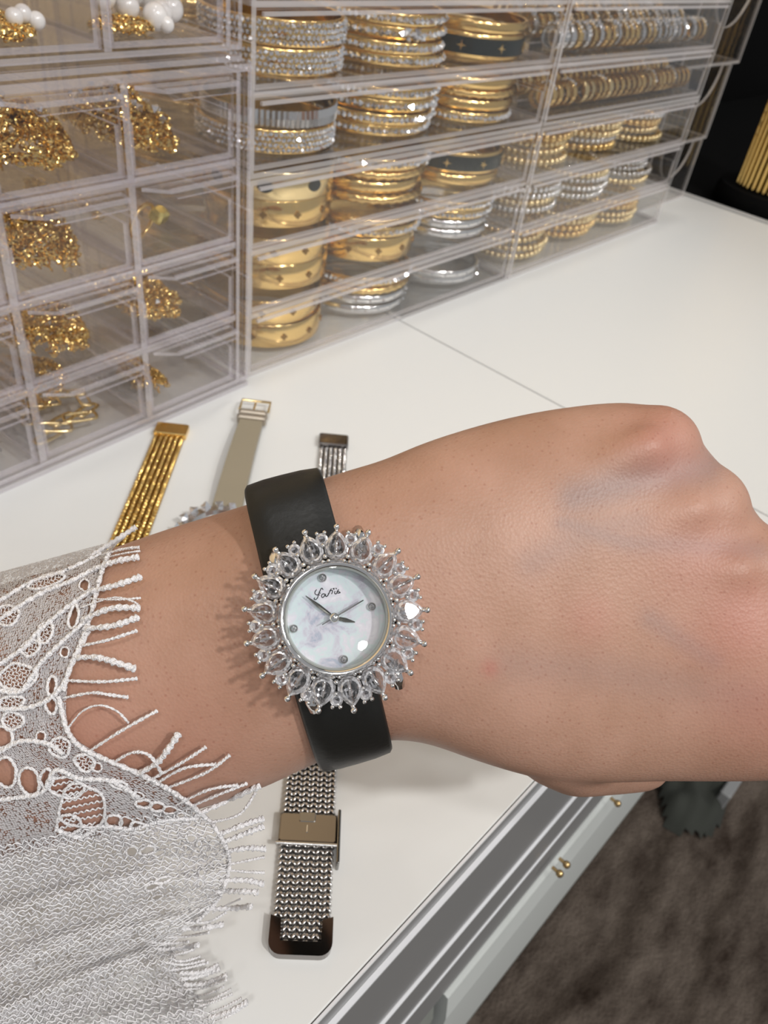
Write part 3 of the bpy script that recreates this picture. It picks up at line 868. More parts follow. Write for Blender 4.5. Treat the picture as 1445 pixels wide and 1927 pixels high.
fill(left_low, C[(0, 2)], 'thin strand of gold chain at the back of the ring drawer', 8, 16, 0.12, 0.50, 0.10, 0.25, 0.35, 0.0012)
# paperclip chain: large flat oval links, each its own part
x, y, z, iw, idp, ih = C[(1, 0)]
pc = thing('paperclip_chain', 'gold paperclip chain of long oval links in the bottom drawer', 'chain')
pc.matrix_world = t_matrix(left_low)
lk = MB(); lk.tube([(0.0065 * max(-1, min(1, 1.6 * math.cos(a))) + 0.0012 * math.cos(a), 0.0026 * math.sin(a), 0) for a in [2 * PI * k / 28 for k in range(28)]], 0.0008, 8, True)
lkm = lk.mesh('link', M['pale_gold'], 180)
for k, (u, v_, a) in enumerate(((0.10, 0.06, 0.3), (0.22, 0.09, -0.5), (0.36, 0.12, 0.35), (0.50, 0.09, -0.2), (0.62, 0.12, 0.45), (0.70, 0.18, 1.2), (0.66, 0.25, 2.4), (0.52, 0.27, 0.1), (0.38, 0.25, -0.3), (0.25, 0.24, 0.2), (0.14, 0.20, 1.0))):
    o = link('link', lkm, pc, (x + iw * u, y + idp * v_, z + 0.0012 + 0.0006 * (k % 2)), (0.25 * (k % 2), 0.15, a))
fill(left_low, C[(1, 0)], 'fine gold chain behind the paperclip links in the bottom drawer', 26, 20, 0.45, 0.40, 0.40, 0.2, 0.40, 0.00105)
# lone ring
x, y, z, iw, idp, ih = C[(0, 2)]
lr = thing('cocktail_ring', 'single gold ring with a square yellow-green stone, alone in its drawer', 'ring')
lr.matrix_world = t_matrix(left_low) @ Matrix.Translation((x + iw * 0.42, y + idp * 0.20, z + 0.0040)) @ Matrix.Rotation(0.3, 4, 'Z') @ Matrix.Rotation(0.5, 4, 'X')
b = MB(); b.torus(0.0085, 0.0009, 28, 8, Matrix.Rotation(PI / 2 - 0.2, 4, 'X')); b.build('band', M['gold'], lr, 180)
b = MB(); b.bevel_box(0.004, 0.0120, -0.006, 0.001, 0.001, 0.0065, 0.0012); b.build('stone', mat('yellow_green_stone', (0.85, 0.72, 0.25), 0.08, 0.8), lr)
# pearls
pm = MB(); pm.sphere((0, 0, 0), 1.0, 24, 16); pme = pm.mesh('pearl', M['pearl'], 180)
def pearls(t, cell, lst, label, group):
    x, y, z, iw, idp, ih = cell
    for u, v_, h, r in lst:
        o = link('pearl_bead', pme, None); o.matrix_world = t_matrix(t) @ Matrix.Translation((x + iw * u, y + idp * v_, z + h + r + 0.0003)) @ Matrix.Scale(r, 4)
        tag(o, label, 'pearl', group)
pearls(left_up, cell_up[(0, 0)], [(0.18, 0.13, 0.006, 0.0050), (0.38, 0.12, 0.003, 0.0046), (0.56, 0.08, 0.0, 0.0050), (0.68, 0.11, 0.001, 0.0045), (0.80, 0.12, 0.0015, 0.0050), (0.25, 0.20, 0.008, 0.0048), (0.42, 0.20, 0.007, 0.0048),
       (0.56, 0.18, 0.006, 0.0045), (0.70, 0.19, 0.005, 0.0046), (0.87, 0.20, 0.003, 0.0046), (0.12, 0.22, 0.009, 0.0045), (0.33, 0.27, 0.009, 0.0048), (0.50, 0.27, 0.009, 0.0046), (0.60, 0.05, 0.0, 0.0030)], 'large white pearl bead in the heap at the right of the top left box', 'large pearls in the top left box')
pearls(left_up, cell_up[(1, 0)], [(0.25, 0.10, 0.004, 0.0034), (0.33, 0.08, 0.004, 0.0034), (0.14, 0.09, 0.006, 0.0036), (0.20, 0.11, 0.008, 0.0036), (0.55, 0.09, 0.003, 0.0030), (0.62, 0.09, 0.004, 0.0030), (0.70, 0.08, 0.002, 0.0030), (0.28, 0.15, 0.008, 0.0034), (0.08, 0.07, 0.002, 0.003)], 'small white pearl bead lying on gold chain in the top left box', 'small pearls in the top left box')
pearls(left_up, cell_up[(1, 0)], [(0.40, 0.40, 0.004, 0.0052), (0.62, 0.38, 0.002, 0.0058), (0.78, 0.45, 0.004, 0.0054)], 'round pearl bead at the back of the top left drawer, behind the small pearls', 'rear pearls in the top left box')

# ------------------------------------------------------------------ watches lying on the counter
def strip_frame(p0, p1):
    p0, p1 = Vector(p0), Vector(p1)
    d = (p1 - p0); L = d.length; rz = math.atan2(d.y, d.x) - PI / 2       # local +y runs from p0 to p1
    return rz, L
def crystal_head(parent, y, R, metal):
    b = MB(); b.lathe([(0.0001, 0.0005), (R * 0.8, 0.0005), (R, 0.002), (R, 0.005), (R * 0.72, 0.0065), (R * 0.70, 0.0045), (0.0001, 0.0045)], 40, closed=False)
    b.build('watch_case', metal, parent, 40, (0, y, 0))
    for k in range(18):
        a = 2 * PI * k / 18
        s_ = MB(); s_.octa((0, 0, 0), 0.0024)
        o = MB(); o.merge(s_, Matrix.Translation((math.cos(a) * R, math.sin(a) * R, 0.0055)) @ rnd_rot()); o.build('crystal', M['crystal_pave'], parent, None, (0, y, 0))

def mesh_watch(label, p0, p1, width, metal, plate):
    """fine multi-strand mesh strap: p0 top clasp end, p1 other end"""
    rz, L = strip_frame(p1, p0)
    t = thing('mesh_watch', label, 'watch', (p1[0], p1[1], CT), rz)
    # upper strap: columns of tiny round links
    b = MB(); cols = 6
    y = L * 0.57 if L > 0.2 else L * 0.45
    b.box(-width / 2 + 0.0004, width / 2 - 0.0004, y, L - 0.008, 0.0004, 0.0010, 1)
    while y < L - 0.010:
        for c in range(cols):
            xx = -width / 2 + (c + 0.5) * width / cols
            b.torus(0.00085, 0.00042, 8, 5, Matrix.Translation((xx, y, 0.0015)) @ rot_to((0.35 + random.gauss(0, .1), random.gauss(0, .1) + 0.35, 1)))
            b.torus(0.00085, 0.00042, 8, 5, Matrix.Translation((xx, y + 0.00105, 0.0015)) @ rot_to((-0.55 + random.gauss(0, .1), random.gauss(0, .1) + 0.35, 1)))
        y += 0.00210
    o = b.build('strap', [metal, M['deep_gold'] if metal is M['gold_chain'] else M['dark_steel']], t, 60); o['kind'] = 'stuff'
    b = MB(); b.bevel_box(-width / 2 - 0.0004, width / 2 + 0.0004, L - 0.0095, L, 0.0002, 0.0034, 0.0005); b.build('end_plate', plate, t)
    crystal_head(t, L * 0.5, 0.016, M['silver'])
    return t, L

# gold watch
g0, g1 = on(327, 806, 2, CT), on(235, 1040, 2, CT)
gd = (g1 - g0).normalized(); gend = g0 + gd * 0.240
gw, gL = mesh_watch('gold mesh strap watch lying flat beside the lace sleeve', g0, gend, 0.0150, M['gold_chain'], M['gold'])
b = MB(); b.box(-0.0072, 0.0072, 0.062, gL * 0.45, 0.0004, 0.0018); b.build('lower_strap', M['gold_chain'], gw)
# silver watch with the folding clasp
s0, s1 = on(628, 826, 2, CT), on(563, 1800, 2, CT)
sw, sL = mesh_watch('steel mesh strap watch with folding clasp, reaching under the wrist', s0, s1, 0.0140, M['steel'], M['steel_plate'])
def chevron():
    b = MB()
    for sgn in (-1, 1):
        pth = [(sgn * 0.00125 * u, 0.0018 * (0.5 - u), 0.0006 * math.sin(PI * u) + 0.0001) for u in (0.04, 0.25, 0.5, 0.75, 0.98)]
        b.tube(pth, lambda t: 0.00052 * (0.55 + 0.45 * math.sin(PI * min(1, max(0, t * 0.9 + 0.05)))), 6)
    return b.mesh('link', M['steel'], 180)
chm = chevron()
WS = 0.0162
b = MB(); b.box(-WS / 2 + 0.0006, WS / 2 - 0.0006, 0.004, sL * 0.44, 0.0003, 0.0010); o = b.build('strap_core', M['dark_steel'], sw)
yy = 0.0028; cnt = 0; rest = MB()
tmp = MB()
for sgn in (-1, 1):
    tmp.tube([(sgn * 0.00125 * u, 0.0018 * (0.5 - u), 0.0006 * math.sin(PI * u)) for u in (0.04, 0.5, 0.98)], 0.0005, 5)
while yy < sL * 0.44:
    for c in range(6):
        xx = -WS / 2 + (c + 0.5) * WS / 6
        if cnt < 300: link('link', chm, sw, (xx, yy, 0.0011), (0.12, 0, 0)); cnt += 1
        else: rest.merge(tmp, Matrix.Translation((xx, yy, 0.0011)))
    yy += 0.00185
o = rest.build('links_under_wrist', M['steel'], sw, 60); o['kind'] = 'stuff'
# tail plate: U shaped polished end
def u_plate():
    b = MB(); w_, r_ = WS / 2 + 0.0006, 0.0035
    outer = [(-w_, 0.0095)] + [(-w_ + r_ - r_ * math.cos(a), -0.0008 + r_ - r_ * math.sin(a)) for a in [PI / 2 * i / 6 for i in range(7)]] + [(w_ - r_ + r_ * math.sin(a), -0.0008 + r_ - r_ * math.cos(a)) for a in [PI / 2 * i / 6 for i in range(7)]] + [(w_, 0.0095)]
    inner = [(w_ - 0.003, 0.0085), (w_ - 0.0032, 0.0028), (-w_ + 0.0032, 0.0028), (-w_ + 0.003, 0.0085)]
    pts = outer + inner
    n = len(outer)
    # build as strips between outer and inner outlines
    idx = []
    v = []; f = []
    inn = []
    for i in range(n):
        s_ = i / (n - 1)
        if s_ < 0.07: q = inner[3]
        elif s_ < 0.5: q = inner[2]
        elif s_ < 0.93: q = inner[1]
        else: q = inner[0]
        inn.append(q)
    for zz in (0.0, 0.0030):
        v += [(p[0], p[1], zz) for p in outer]; v += [(p[0], p[1], zz) for p in inn]
    for i in range(n - 1):
        f.append((2 * n + i, 2 * n + i + 1, 3 * n + i + 1, 3 * n + i)); f.append((i + 1, i, n + i, n + i + 1))
        f.append((i, i + 1, 2 * n + i + 1, 2 * n + i)); f.append((n + i + 1, n + i, 3 * n + i, 3 * n + i + 1))
    f.append((0, 2 * n, 3 * n, n)); f.append((n - 1, 2 * n - 1, 4 * n - 1, 3 * n - 1))
    b.add(v, f)
    return b
u_plate().build('tail_plate', M['steel_plate'], sw)
cl = MB(); y0_ = sL * 0.123
cl.bevel_box(-WS / 2 - 0.0006, WS / 2 + 0.0006, y0_, y0_ + 0.0092, 0.0004, 0.0036, 0.0004)
co = cl.build('clasp', M['steel_plate'], sw)
b = MB(); b.tube([(-WS / 2 - 0.0012, y0_ - 0.0006, 0.0036), (WS / 2 + 0.0012, y0_ - 0.0006, 0.0036)], 0.0006, 8); b.build('hinge_pin', M['steel'], co, 60)
b = MB(); b.bevel_box(-0.0030, 0.0022, y0_ + 0.0062, y0_ + 0.0096, 0.0030, 0.0038, 0.0003); b.build('catch', M['dark_steel'], co)
b = MB(); b.bevel_box(WS / 2 + 0.0008, WS / 2 + 0.0017, y0_ - 0.0065, y0_ + 0.0105, 0.0002, 0.0048, 0.0003); b.build('clasp_arm', M['dark_steel'], co)
b = MB(); b.tube([(-0.0003, y0_ + 0.003, 0.0037), (-0.0003, y0_ + 0.0052, 0.0037)], 0.00025, 6); b.build('crown_mark', M['silver'], co)
# grey leather watch
q0, q1 = on(482, 770, 2, CT), on(428, 962, 2, CT)
rz, LL = strip_frame(q1, q0)
gw2 = thing('leather_watch', 'crystal watch on a taupe leather strap with gold buckle, lying on the counter', 'watch', (q1.x, q1.y, CT), rz)
wdt = 0.0128
b = MB()
n = 24; v = []; f = []
for i in range(n + 1):
    yy = -0.004 + (LL - 0.0065) * i / n; zz = 0.003 + 0.0025 * math.sin(PI * i / n)
    ww = wdt / 2 * (1.06 - 0.12 * i / n)
    for xx, dz in ((-1, -0.0008), (-0.93, 0.0010), (0.93, 0.0010), (1, -0.0008)): v.append((xx * ww, yy, zz + dz))
for i in range(n):
    for k in range(4):
        k2 = (k + 1) % 4; f.append((i * 4 + k, i * 4 + k2, (i + 1) * 4 + k2, (i + 1) * 4 + k))
f += [(3, 2, 1, 0), tuple(n * 4 + k for k in range(4))]
b.add(v, f); b.build('strap', M['grey_leather'], gw2)
for yk in (LL - 0.0175, LL - 0.0128):
    b = MB(); b.bevel_box(-wdt / 2 - 0.0010, wdt / 2 + 0.0010, yk, yk + 0.0036, 0.0018, 0.0062, 0.0008); b.build('keeper_loop', M['bronze_leather'], gw2)
b = MB(); r_ = wdt / 2 + 0.0010
b.tube([(-r_, LL - 0.0085, 0.0045), (-r_, LL + 0.0012, 0.0042), (r_, LL + 0.0012, 0.0042), (r_, LL - 0.0085, 0.0045)], 0.00075, 8)
bk = b.build('buckle', M['pale_gold'], gw2, 60)
b = MB(); b.tube([(0, LL - 0.0085, 0.0052), (0, LL - 0.003, 0.0055)], 0.0006, 8); b.build('buckle_pin', M['gold'], bk)
crystal_head(gw2, -0.0195, 0.0170, M['silver'])

# ------------------------------------------------------------------ the arm and fist
SK = [(-330, 1190, 1690, .187, .031), (-100, 1128, 1634, .182, .028), (100, 1070, 1594, .178, .026), (300, 1000, 1546, .175, .0235), (480, 944, 1489, .173, .021), (560, 917, 1453, .172, .0205),
      (640, 889, 1419, .172, .0200), (720, 865, 1395, .172, .0195), (800, 832, 1400, .173, .0195), (900, 800, 1434, .174, .019), (1000, 776, 1463, .175, .0185), (1100, 761, 1474, .176, .018),
      (1180, 756, 1474, .177, .0175), (1240, 770, 1472, .1775, .0175), (1300, 812, 1472, .178, .0175), (1380, 905, 1472, .178, .0172), (1450, 1005, 1470, .178, .0168), (1520, 1110, 1462, .178, .015), (1570, 1200, 1430, .178, .011)]
b = MB()
ss = smooth_path([Vector((s_[0], s_[1], s_[2])) for s_ in SK], 72)
s2 = smooth_path([Vector((s_[3], s_[4], 0)) for s_ in SK], 72)
NS = 40
ringv = []
for i in range(73):
    xx, up_, lo_ = ss[i]; zc, bb = s2[i].x, s2[i].y
    # section runs across the limb, tilted with it
    tilt = -0.235 if xx < 900 else -0.235 * max(0, 1 - (xx - 900) / 300)
    cyy = (up_ + lo_) / 2; ha = (up_ - lo_) / 2
    for k in range(NS):
        a = 2 * PI * k / NS
        ca, sa = math.cos(a), math.sin(a)
        e = 0.86
        u = math.copysign(abs(ca) ** e, ca); d = math.copysign(abs(sa) ** e, sa)
        py = cyy + ha * u
        ringv.append(at(xx, py, zc + bb * d))
f = []
for i in range(72):
    for k in range(NS):
        k2 = (k + 1) % NS
        f.append((i * NS + k, i * NS + k2, (i + 1) * NS + k2, (i + 1) * NS + k))
f.append(tuple(range(NS - 1, -1, -1))); f.append(tuple(72 * NS + k for k in range(NS)))
b.add(ringv, f)
def chain_limb(pts):
    """tapered limb of overlapping spheres: (px, py, depth, radius m)"""
    P = [(at(*p[:3]), p[3]) for p in pts]
    for i in range(len(P) - 1):
        (a, ra), (c, rc) = P[i], P[i + 1]
        for k in range(9):
            t = k / 8; b.sphere(a.lerp(c, t), ra * (1 - t) + rc * t, 14, 10)
KN = [(1236, 842, .1735, .0098), (1318, 958, .1730, .0108), (1402, 1072, .1728, .0112), (1478, 1225, .1735, .0112)]
LEN = (0.033, 0.040, 0.044, 0.041)
for (kx, ky, kz, kr), ln in zip(KN, LEN):
    chain_limb([(kx - 150, ky + 60, kz + 0.006, kr * 0.8), (kx, ky, kz + 0.0005, kr), (kx + 4, ky + 12, kz + ln, kr * 0.82)])
    chain_limb([(kx + 4, ky + 12, kz + ln, kr * 0.82), (kx - 150, ky + 40, kz + ln + 0.006, kr * 0.74), (kx - 190, ky + 50, kz + ln - 0.014, kr * 0.66)])
chain_limb([(1045, 1392, .183, .0110), (1085, 1412, .192, .0112), (1150, 1426, .199, .0092), (1208, 1431, .203, .0080)])
# tendons fanning from the wrist to the knuckles
for (kx, ky, kz, kr) in KN[:3]:
    chain_limb([(kx - 330, ky * 0.55 + 1130 * 0.45, .1645, .0030), (kx - 150, ky * 0.82 + 1130 * 0.18, .1650, .0040), (kx - 20, ky, .1650, .0050)])
b.sphere(at(1185, 895, .1775), .0128, 16, 12)   # flesh between the outer knuckles
# wrist bone on the little-finger side
b.sphere(at(560, 985, .163), .0085, 16, 12)
arm_raw = b.mesh('arm_raw', mat('x_unused'), 180)
tmpo = bpy.data.objects.new('arm_tmp', arm_raw); COL.objects.link(tmpo)
rm = tmpo.modifiers.new('r', 'REMESH'); rm.mode = 'VOXEL'; rm.voxel_size = 0.0013
sm = tmpo.modifiers.new('s', 'SMOOTH'); sm.factor = 0.5; sm.iterations = 26
dg = bpy.context.evaluated_depsgraph_get()
arm_me = bpy.data.meshes.new_from_object(tmpo.evaluated_get(dg))
bpy.data.objects.remove(tmpo)
arm_me.polygons.foreach_set('use_smooth', [True] * len(arm_me.polygons))
arm_me.materials.clear()
# skin colour: veins and reddened knuckles are marks of the skin itself
def skin_mat():
    mt = mat('skin', (0.66, 0.40, 0.29), 0.44, 0, 0.35, Subsurface_Weight=0.12, Subsurface_Scale=0.004)
    N, L, bs = nodes(mt)
    bs.inputs['Subsurface Radius'].default_value = (1.0, 0.4, 0.25)
    tc = N.new('ShaderNodeTexCoord')
    n1 = N.new('ShaderNodeTexNoise'); n1.inputs['Scale'].default_value = 55; n1.inputs['Detail'].default_value = 5
    L.new(tc.outputs['Object'], n1.inputs['Vector'])
    r1 = N.new('ShaderNodeValToRGB'); e = r1.color_ramp.elements
    e[0].position = 0.35; e[0].color = (0.405, 0.228, 0.156, 1); e[1].position = 0.68; e[1].color = (0.490, 0.287, 0.210, 1)
    L.new(n1.outputs[0], r1.inputs[0])
    vc = N.new('ShaderNodeVertexColor'); vc.layer_name = 'skin_marks'
    sp = N.new('ShaderNodeSeparateColor'); L.new(vc.outputs[0], sp.inputs[0])
    m1 = N.new('ShaderNodeMix'); m1.data_type = 'RGBA'; m1.inputs[7].default_value = (0.30, 0.215, 0.198, 1)
    L.new(sp.outputs[0], m1.inputs[0]); L.new(r1.outputs[0], m1.inputs[6])
    m2 = N.new('ShaderNodeMix'); m2.data_type = 'RGBA'; m2.inputs[7].default_value = (0.465, 0.188, 0.145, 1)
    L.new(sp.outputs[1], m2.inputs[0]); L.new(m1.outputs[2], m2.inputs[6])
    # follicles
    v = N.new('ShaderNodeTexVoronoi'); v.inputs['Scale'].default_value = 620
    L.new(tc.outputs['Object'], v.inputs['Vector'])
    r2 = N.new('ShaderNodeValToRGB'); e = r2.color_ramp.elements
    e[0].position = 0.08; e[0].color = (0.84, 0.74, 0.72, 1); e[1].position = 0.24; e[1].color = (1, 1, 1, 1)
    L.new(v.outputs['Distance'], r2.inputs[0])
    m3 = N.new('ShaderNodeMix'); m3.data_type = 'RGBA'; m3.blend_type = 'MULTIPLY'; m3.inputs[0].default_value = 0.8
    L.new(m2.outputs[2], m3.inputs[6]); L.new(r2.outputs[0], m3.inputs[7])
    L.new(m3.outputs[2], bs.inputs['Base Color'])
    n2 = N.new('ShaderNodeTexVoronoi'); n2.inputs['Scale'].default_value = 1500
    L.new(tc.outputs['Object'], n2.inputs['Vector'])
    bp = N.new('ShaderNodeBump'); bp.inputs['Strength'].default_value = 0.22; bp.inputs['Distance'].default_value = 0.0003
    L.new(n2.outputs[0], bp.inputs['Height']); L.new(bp.outputs[0], bs.inputs['Normal'])
    return mt
arm_me.materials.append(skin_mat())
ca = arm_me.color_attributes.new('skin_marks', 'FLOAT_COLOR', 'POINT')
VEINS = [((1080, 935), (1200, 905), (1330, 880), 34, .75), ((1060, 985), (1180, 1020), (1430, 1035), 20, .55), ((1225, 1165), (1290, 1210), (1345, 1245), 22, .45), ((1000, 1060), (1110, 1000), (1200, 985), 30, .35), ((960, 1250), (1100, 1260), (1420, 1310), 40, .30)]
REDS = [(1250, 830, 80, .5), (1330, 1060, 110, .4), (1400, 1170, 110, .6), (1110, 1165, 50, .3), (922, 1258, 16, .7), (700, 1390, 60, .2), (1440, 1330, 120, .4), (150, 1440, 160, .35), (350, 1400, 150, .2)]
def segd(p, a, c):
    ax, ay = a; dx, dy = c[0] - ax, c[1] - ay
    t = max(0, min(1, ((p[0] - ax) * dx + (p[1] - ay) * dy) / (dx * dx + dy * dy)))
    return math.hypot(p[0] - ax - t * dx, p[1] - ay - t * dy)
vals = []
for v in arm_me.vertices:
    x, y, z = topx(v.co)
    vein = 0; red = 0
    if z < 0.182:
        for (p0, p1, p2, wd_, k) in VEINS:
            d = min(segd((x, y), p0, p1), segd((x, y), p1, p2))
            vein = max(vein, k * math.exp(-(d / wd_) ** 2))
        for (rx_, ry_, rr, k) in REDS:
            red = max(red, k * math.exp(-((x - rx_) ** 2 + (y - ry_) ** 2) / rr ** 2))
    vals += [vein, red, 0, 1]
ca.data.foreach_set('color', vals)
person = thing('person', 'bare left forearm and fist held over the counter, in a white lace sleeve', 'person', tuple(at(560, 1180, .172)))
pinv = Matrix.Translation(-Vector(person.location))
arm_bvh = BVHTree.FromPolygons([v.co.copy() for v in arm_me.vertices], [tuple(p.vertices) for p in arm_me.polygons])
arm_me.transform(pinv)
arm = link('arm', arm_me, person)
def hit(px, py):
    r = ray(px, py); ln = r.length
    h, nn, ii, dd = arm_bvh.ray_cast(EYE, r.normalized())
    return None if h is None else dd / ln

# ------------------------------------------------------------------ wrist watch
WX, WY = 633, 1163
zskin = hit(WX, WY)
nrm = -ray(WX, WY).normalized()
y12 = R3 @ Vector((-0.253, -0.967, 0)); y12 = (y12 - nrm * y12.dot(nrm)).normalized()
x3 = y12.cross(nrm)
Wc = at(WX, WY, zskin - 0.0022)
wm = Matrix((x3, y12, nrm)).transposed().to_4x4(); wm.translation = Wc
watch = thing('wristwatch', 'silver watch with a sunburst of clear pear stones, worn on the wrist', 'watch', mtx=wm)
PXM = (zskin - 0.006) / F          # metres per pixel at the stones
def wl(px, py, z=0):               # photo pixel -> watch plane coordinates
    dx, dy = (px - WX), (py - WY)
    a = Vector((dx, dy)); ex = Vector((0.967, -0.253)); ey = Vector((-0.253, -0.967))
    return Vector((a.dot(ex) * PXM, a.dot(ey) * PXM, z))
rb = 100 * PXM                      # bezel radius
b = MB(); b.lathe([(0.0001, -0.0005), (rb * 1.12, -0.0005), (rb * 1.18, 0.0008), (rb * 1.16, 0.0022), (rb * 1.10, 0.0032), (rb * 1.0, 0.0032), (rb * 0.98, 0.0018), (0.0001, 0.0018)], 72, closed=False); b.build('case', M['watch_silver'], watch, 40)
b = MB(); b.lathe([(rb * 1.06, 0.003), (rb * 1.05, 0.0064), (rb * 1.02, 0.0070), (rb * 0.985, 0.0070), (rb * 0.955, 0.0066)], 96, closed=False); b.build('bezel', M['watch_silver'], watch, 60)
b = MB(); b.lathe([(rb * 0.957, 0.0067), (rb * 0.93, 0.0064), (rb * 0.925, 0.0026)], 96, closed=False); b.build('inner_ring', M['rehaut'], watch, 60)
b = MB(); b.disc(rb * 0.93, 0.0026, 96); b.build('dial', M['mop'], watch)
b = MB(); b.lathe([(0.00005, 0.0069), (rb * 0.7, 0.00685), (rb * 0.95, 0.0066)], 64, closed=False); b.build('crystal', M['watch_glass'], watch, 180)
# pear stones
def pear_mesh():
    L_, W_, n = 58 * PXM, 45 * PXM, 18
    out = []
    for i in range(n):
        t = 2 * PI * i / n
        x = math.sin(t) * abs(math.sin(t / 2)) ** 0.6 * W_ * 0.61
        out.append((x, (math.cos(t) + 1) / 2 * L_))
    cyy = 0.40 * L_
    def lay(sc, z): return [(p[0] * sc, cyy + (p[1] - cyy) * sc, z) for p in out]
    v = lay(0.66, 0.0019) + lay(0.84, 0.0014) + lay(1.0, 0.0006) + lay(1.0, 0.0003) + lay(0.35, -0.0012)
    f = [tuple(range(n - 1, -1, -1))]
    for r in range(4):
        for i in range(n):
            j = (i + 1) % n
            a, b_, c, d = r * n + i, r * n + j, (r + 1) * n + j, (r + 1) * n + i
            if (i + r) % 2: f += [(a, b_, c), (a, c, d)]
            else: f += [(a, b_, d), (b_, c, d)]
    f.append(tuple(4 * n + i for i in range(n)))
    mi = [0] + [1] * (2 * n) + [1] * (2 * n) + [2] * (4 * n) + [2]
    b = MB(); b.add(v, f, mi)
    me = b.mesh('pear_stone', [M['table'], M['facet'], M['facet_low']]); return me, L_
pear, PL = pear_mesh()
def round_mesh(r):
    n = 8; v = []; f = []
    for sc, z, o in ((0.55, 0.42, 0), (0.82, 0.28, 0.5), (1.0, 0.05, 0), (1.0, -0.05, 0.5)):
        v += [(r * sc * math.cos(2 * PI * (i + o) / n), r * sc * math.sin(2 * PI * (i + o) / n), r * z) for i in range(n)]
    v.append((0, 0, -0.7 * r))
    f.append(tuple(range(n)))
    for k in range(3):
        for i in range(n):
            j = (i + 1) % n
            f += [(k * n + i, (k + 1) * n + i, k * n + j), (k * n + j, (k + 1) * n + i, (k + 1) * n + j)]
    f += [(3 * n + i, 4 * n, 3 * n + (i + 1) % n) for i in range(n)]
    b = MB(); b.add(v, f, [0] + [1] * (len(f) - 1)); return b.mesh('round_stone', [M['table'], M['facet']])
rs = round_mesh(0.00122)
pr = MB(); pr.tube([(0, -0.0022, 0.0004), (0, -0.0008, 0.0012), (0, 0, 0.0014)], 0.00034, 8); pr.sphere((0, 0.0001, 0.0015), 0.00062, 14, 10)
prm = pr.mesh('prong', M['watch_silver'], 180)
beads = MB()
th0 = math.radians(-14.7)
setting = MB()
for k in range(17):
    a = th0 + 2 * PI * k / 17
    rz_ = Matrix.Rotation(a, 4, 'Z')
    def pol(r, aa, z): return Vector((-math.sin(aa) * r, math.cos(aa) * r, z))
    jit = random.uniform(-0.03, 0.03)
    o = link('pear_stone', pear, watch); o.matrix_local = Matrix.Translation(pol(108 * PXM, a, 0.0038)) @ rz_ @ Matrix.Rotation(jit, 4, 'Z') @ Matrix.Rotation(random.uniform(-0.12, 0.0), 4, 'X') @ Matrix.Rotation(random.uniform(-0.10, 0.10), 4, 'Y')
    o = link('prong', prm, watch); o.matrix_local = Matrix.Translation(pol(171 * PXM, a + jit * 0.5, 0.0030)) @ rz_
    a2 = a + PI / 17
    o = link('round_stone', rs, watch); o.matrix_local = Matrix.Translation(pol(151 * PXM, a2, 0.0036)) @ rz_ @ Matrix.Rotation(random.uniform(0, 1), 4, 'Z')
    for dr, da, s_ in ((163, 0.045, 0.00043), (163, -0.045, 0.00043), (139, 0.0, 0.00045), (108, 0.05, 0.00042), (108, -0.05, 0.00042), (117, 0.0, 0.0005)):
        beads.sphere(pol(dr * PXM, a2 + da, 0.0044 if dr > 130 else 0.0050), s_, 8, 6)
        beads.tube([pol(dr * PXM, a2 + da, 0.0015), pol(dr * PXM, a2 + da, 0.0044)], s_ * 0.6, 5)
    # open gallery wire under the stones
    setting.tube([pol(104 * PXM, a, 0.0030), pol(135 * PXM, a, 0.0018), pol(168 * PXM, a, 0.0032)], 0.0004, 6)
    setting.torus(0.00100, 0.00026, 14, 6, Matrix.Translation(pol(151 * PXM, a2, 0.0030)))
o = beads.build('bead_prongs', M['watch_silver'], watch, 180); o['kind'] = 'stuff'
setting.build('gallery', M['watch_silver'], watch, 180)
# lugs
for sx in (-1, 1):
    for sy in (-1, 1):
        l = MB(); l.tube([(sx * 0.0080, sy * 0.0105, 0.0018), (sx * 0.0083, sy * 0.0138, 0.0018), (sx * 0.0082, sy * 0.0153, 0.0002)], lambda t: 0.0014 - 0.0003 * t, 10); l.build('lug', M['watch_silver'], watch, 180)
l = MB(); l.lathe([(0.0001, 0), (0.0014, 0), (0.0016, 0.0004), (0.0016, 0.0020), (0.0001, 0.0022)], 20, closed=False, axis='x'); o = l.build('crown', M['watch_silver'], watch, 40); o.location = (0.0112, -0.0025, 0.0014)
# hour markers
for px, py in ((607, 1087), (700, 1142), (647, 1240), (553, 1182)):
    p = wl(px, py, 0.0027)
    k = MB(); k.lathe([(0.00075, 0), (0.00078, 0.0004), (0.00062, 0.00055), (0.00055, 0.0003)], 20, closed=False); o = k.build('hour_marker', M['steel'], watch, 60, p)
    k = MB(); k.octa((0, 0, 0.0003), 0.00052); k.build('marker_stone', M['facet'], o)
# hands
cen = wl(629, 1162)
def hand(name, tip, w0, z, mt, tail=None, w1=None):
    tp = wl(*tip); d = (Vector((tp.x, tp.y, 0)) - Vector((cen.x, cen.y, 0))); L_ = d.length; d.normalize(); n = Vector((-d.y, d.x, 0))
    c = Vector((cen.x, cen.y, z)); tl = tail if tail else 0.0
    w1 = w1 or w0 * 0.25
    bk_ = c - d * tl
    mid = c + d * L_ * 0.55
    b = MB()
    v = [bk_ - n * w0 * 0.7, bk_ + n * w0 * 0.7, mid + n * w0, c + d * L_ + n * w1, c + d * L_ - n * w1, mid - n * w0]
    ridge = [bk_ + Vector((0, 0, 0.00022)), mid + Vector((0, 0, 0.00028)), c + d * L_ + Vector((0, 0, 0.00012))]
    b.add(v + ridge, [(0, 6, 7, 5), (6, 1, 2, 7), (5, 7, 8, 4), (7, 2, 3, 8), (0, 1, 6), (3, 4, 8), (0, 5, 4, 3, 2, 1)])
    return b.build(name, mt, watch)
hand('minute_hand', (575, 1121), 0.00034, 0.0036, M['dark_steel'])
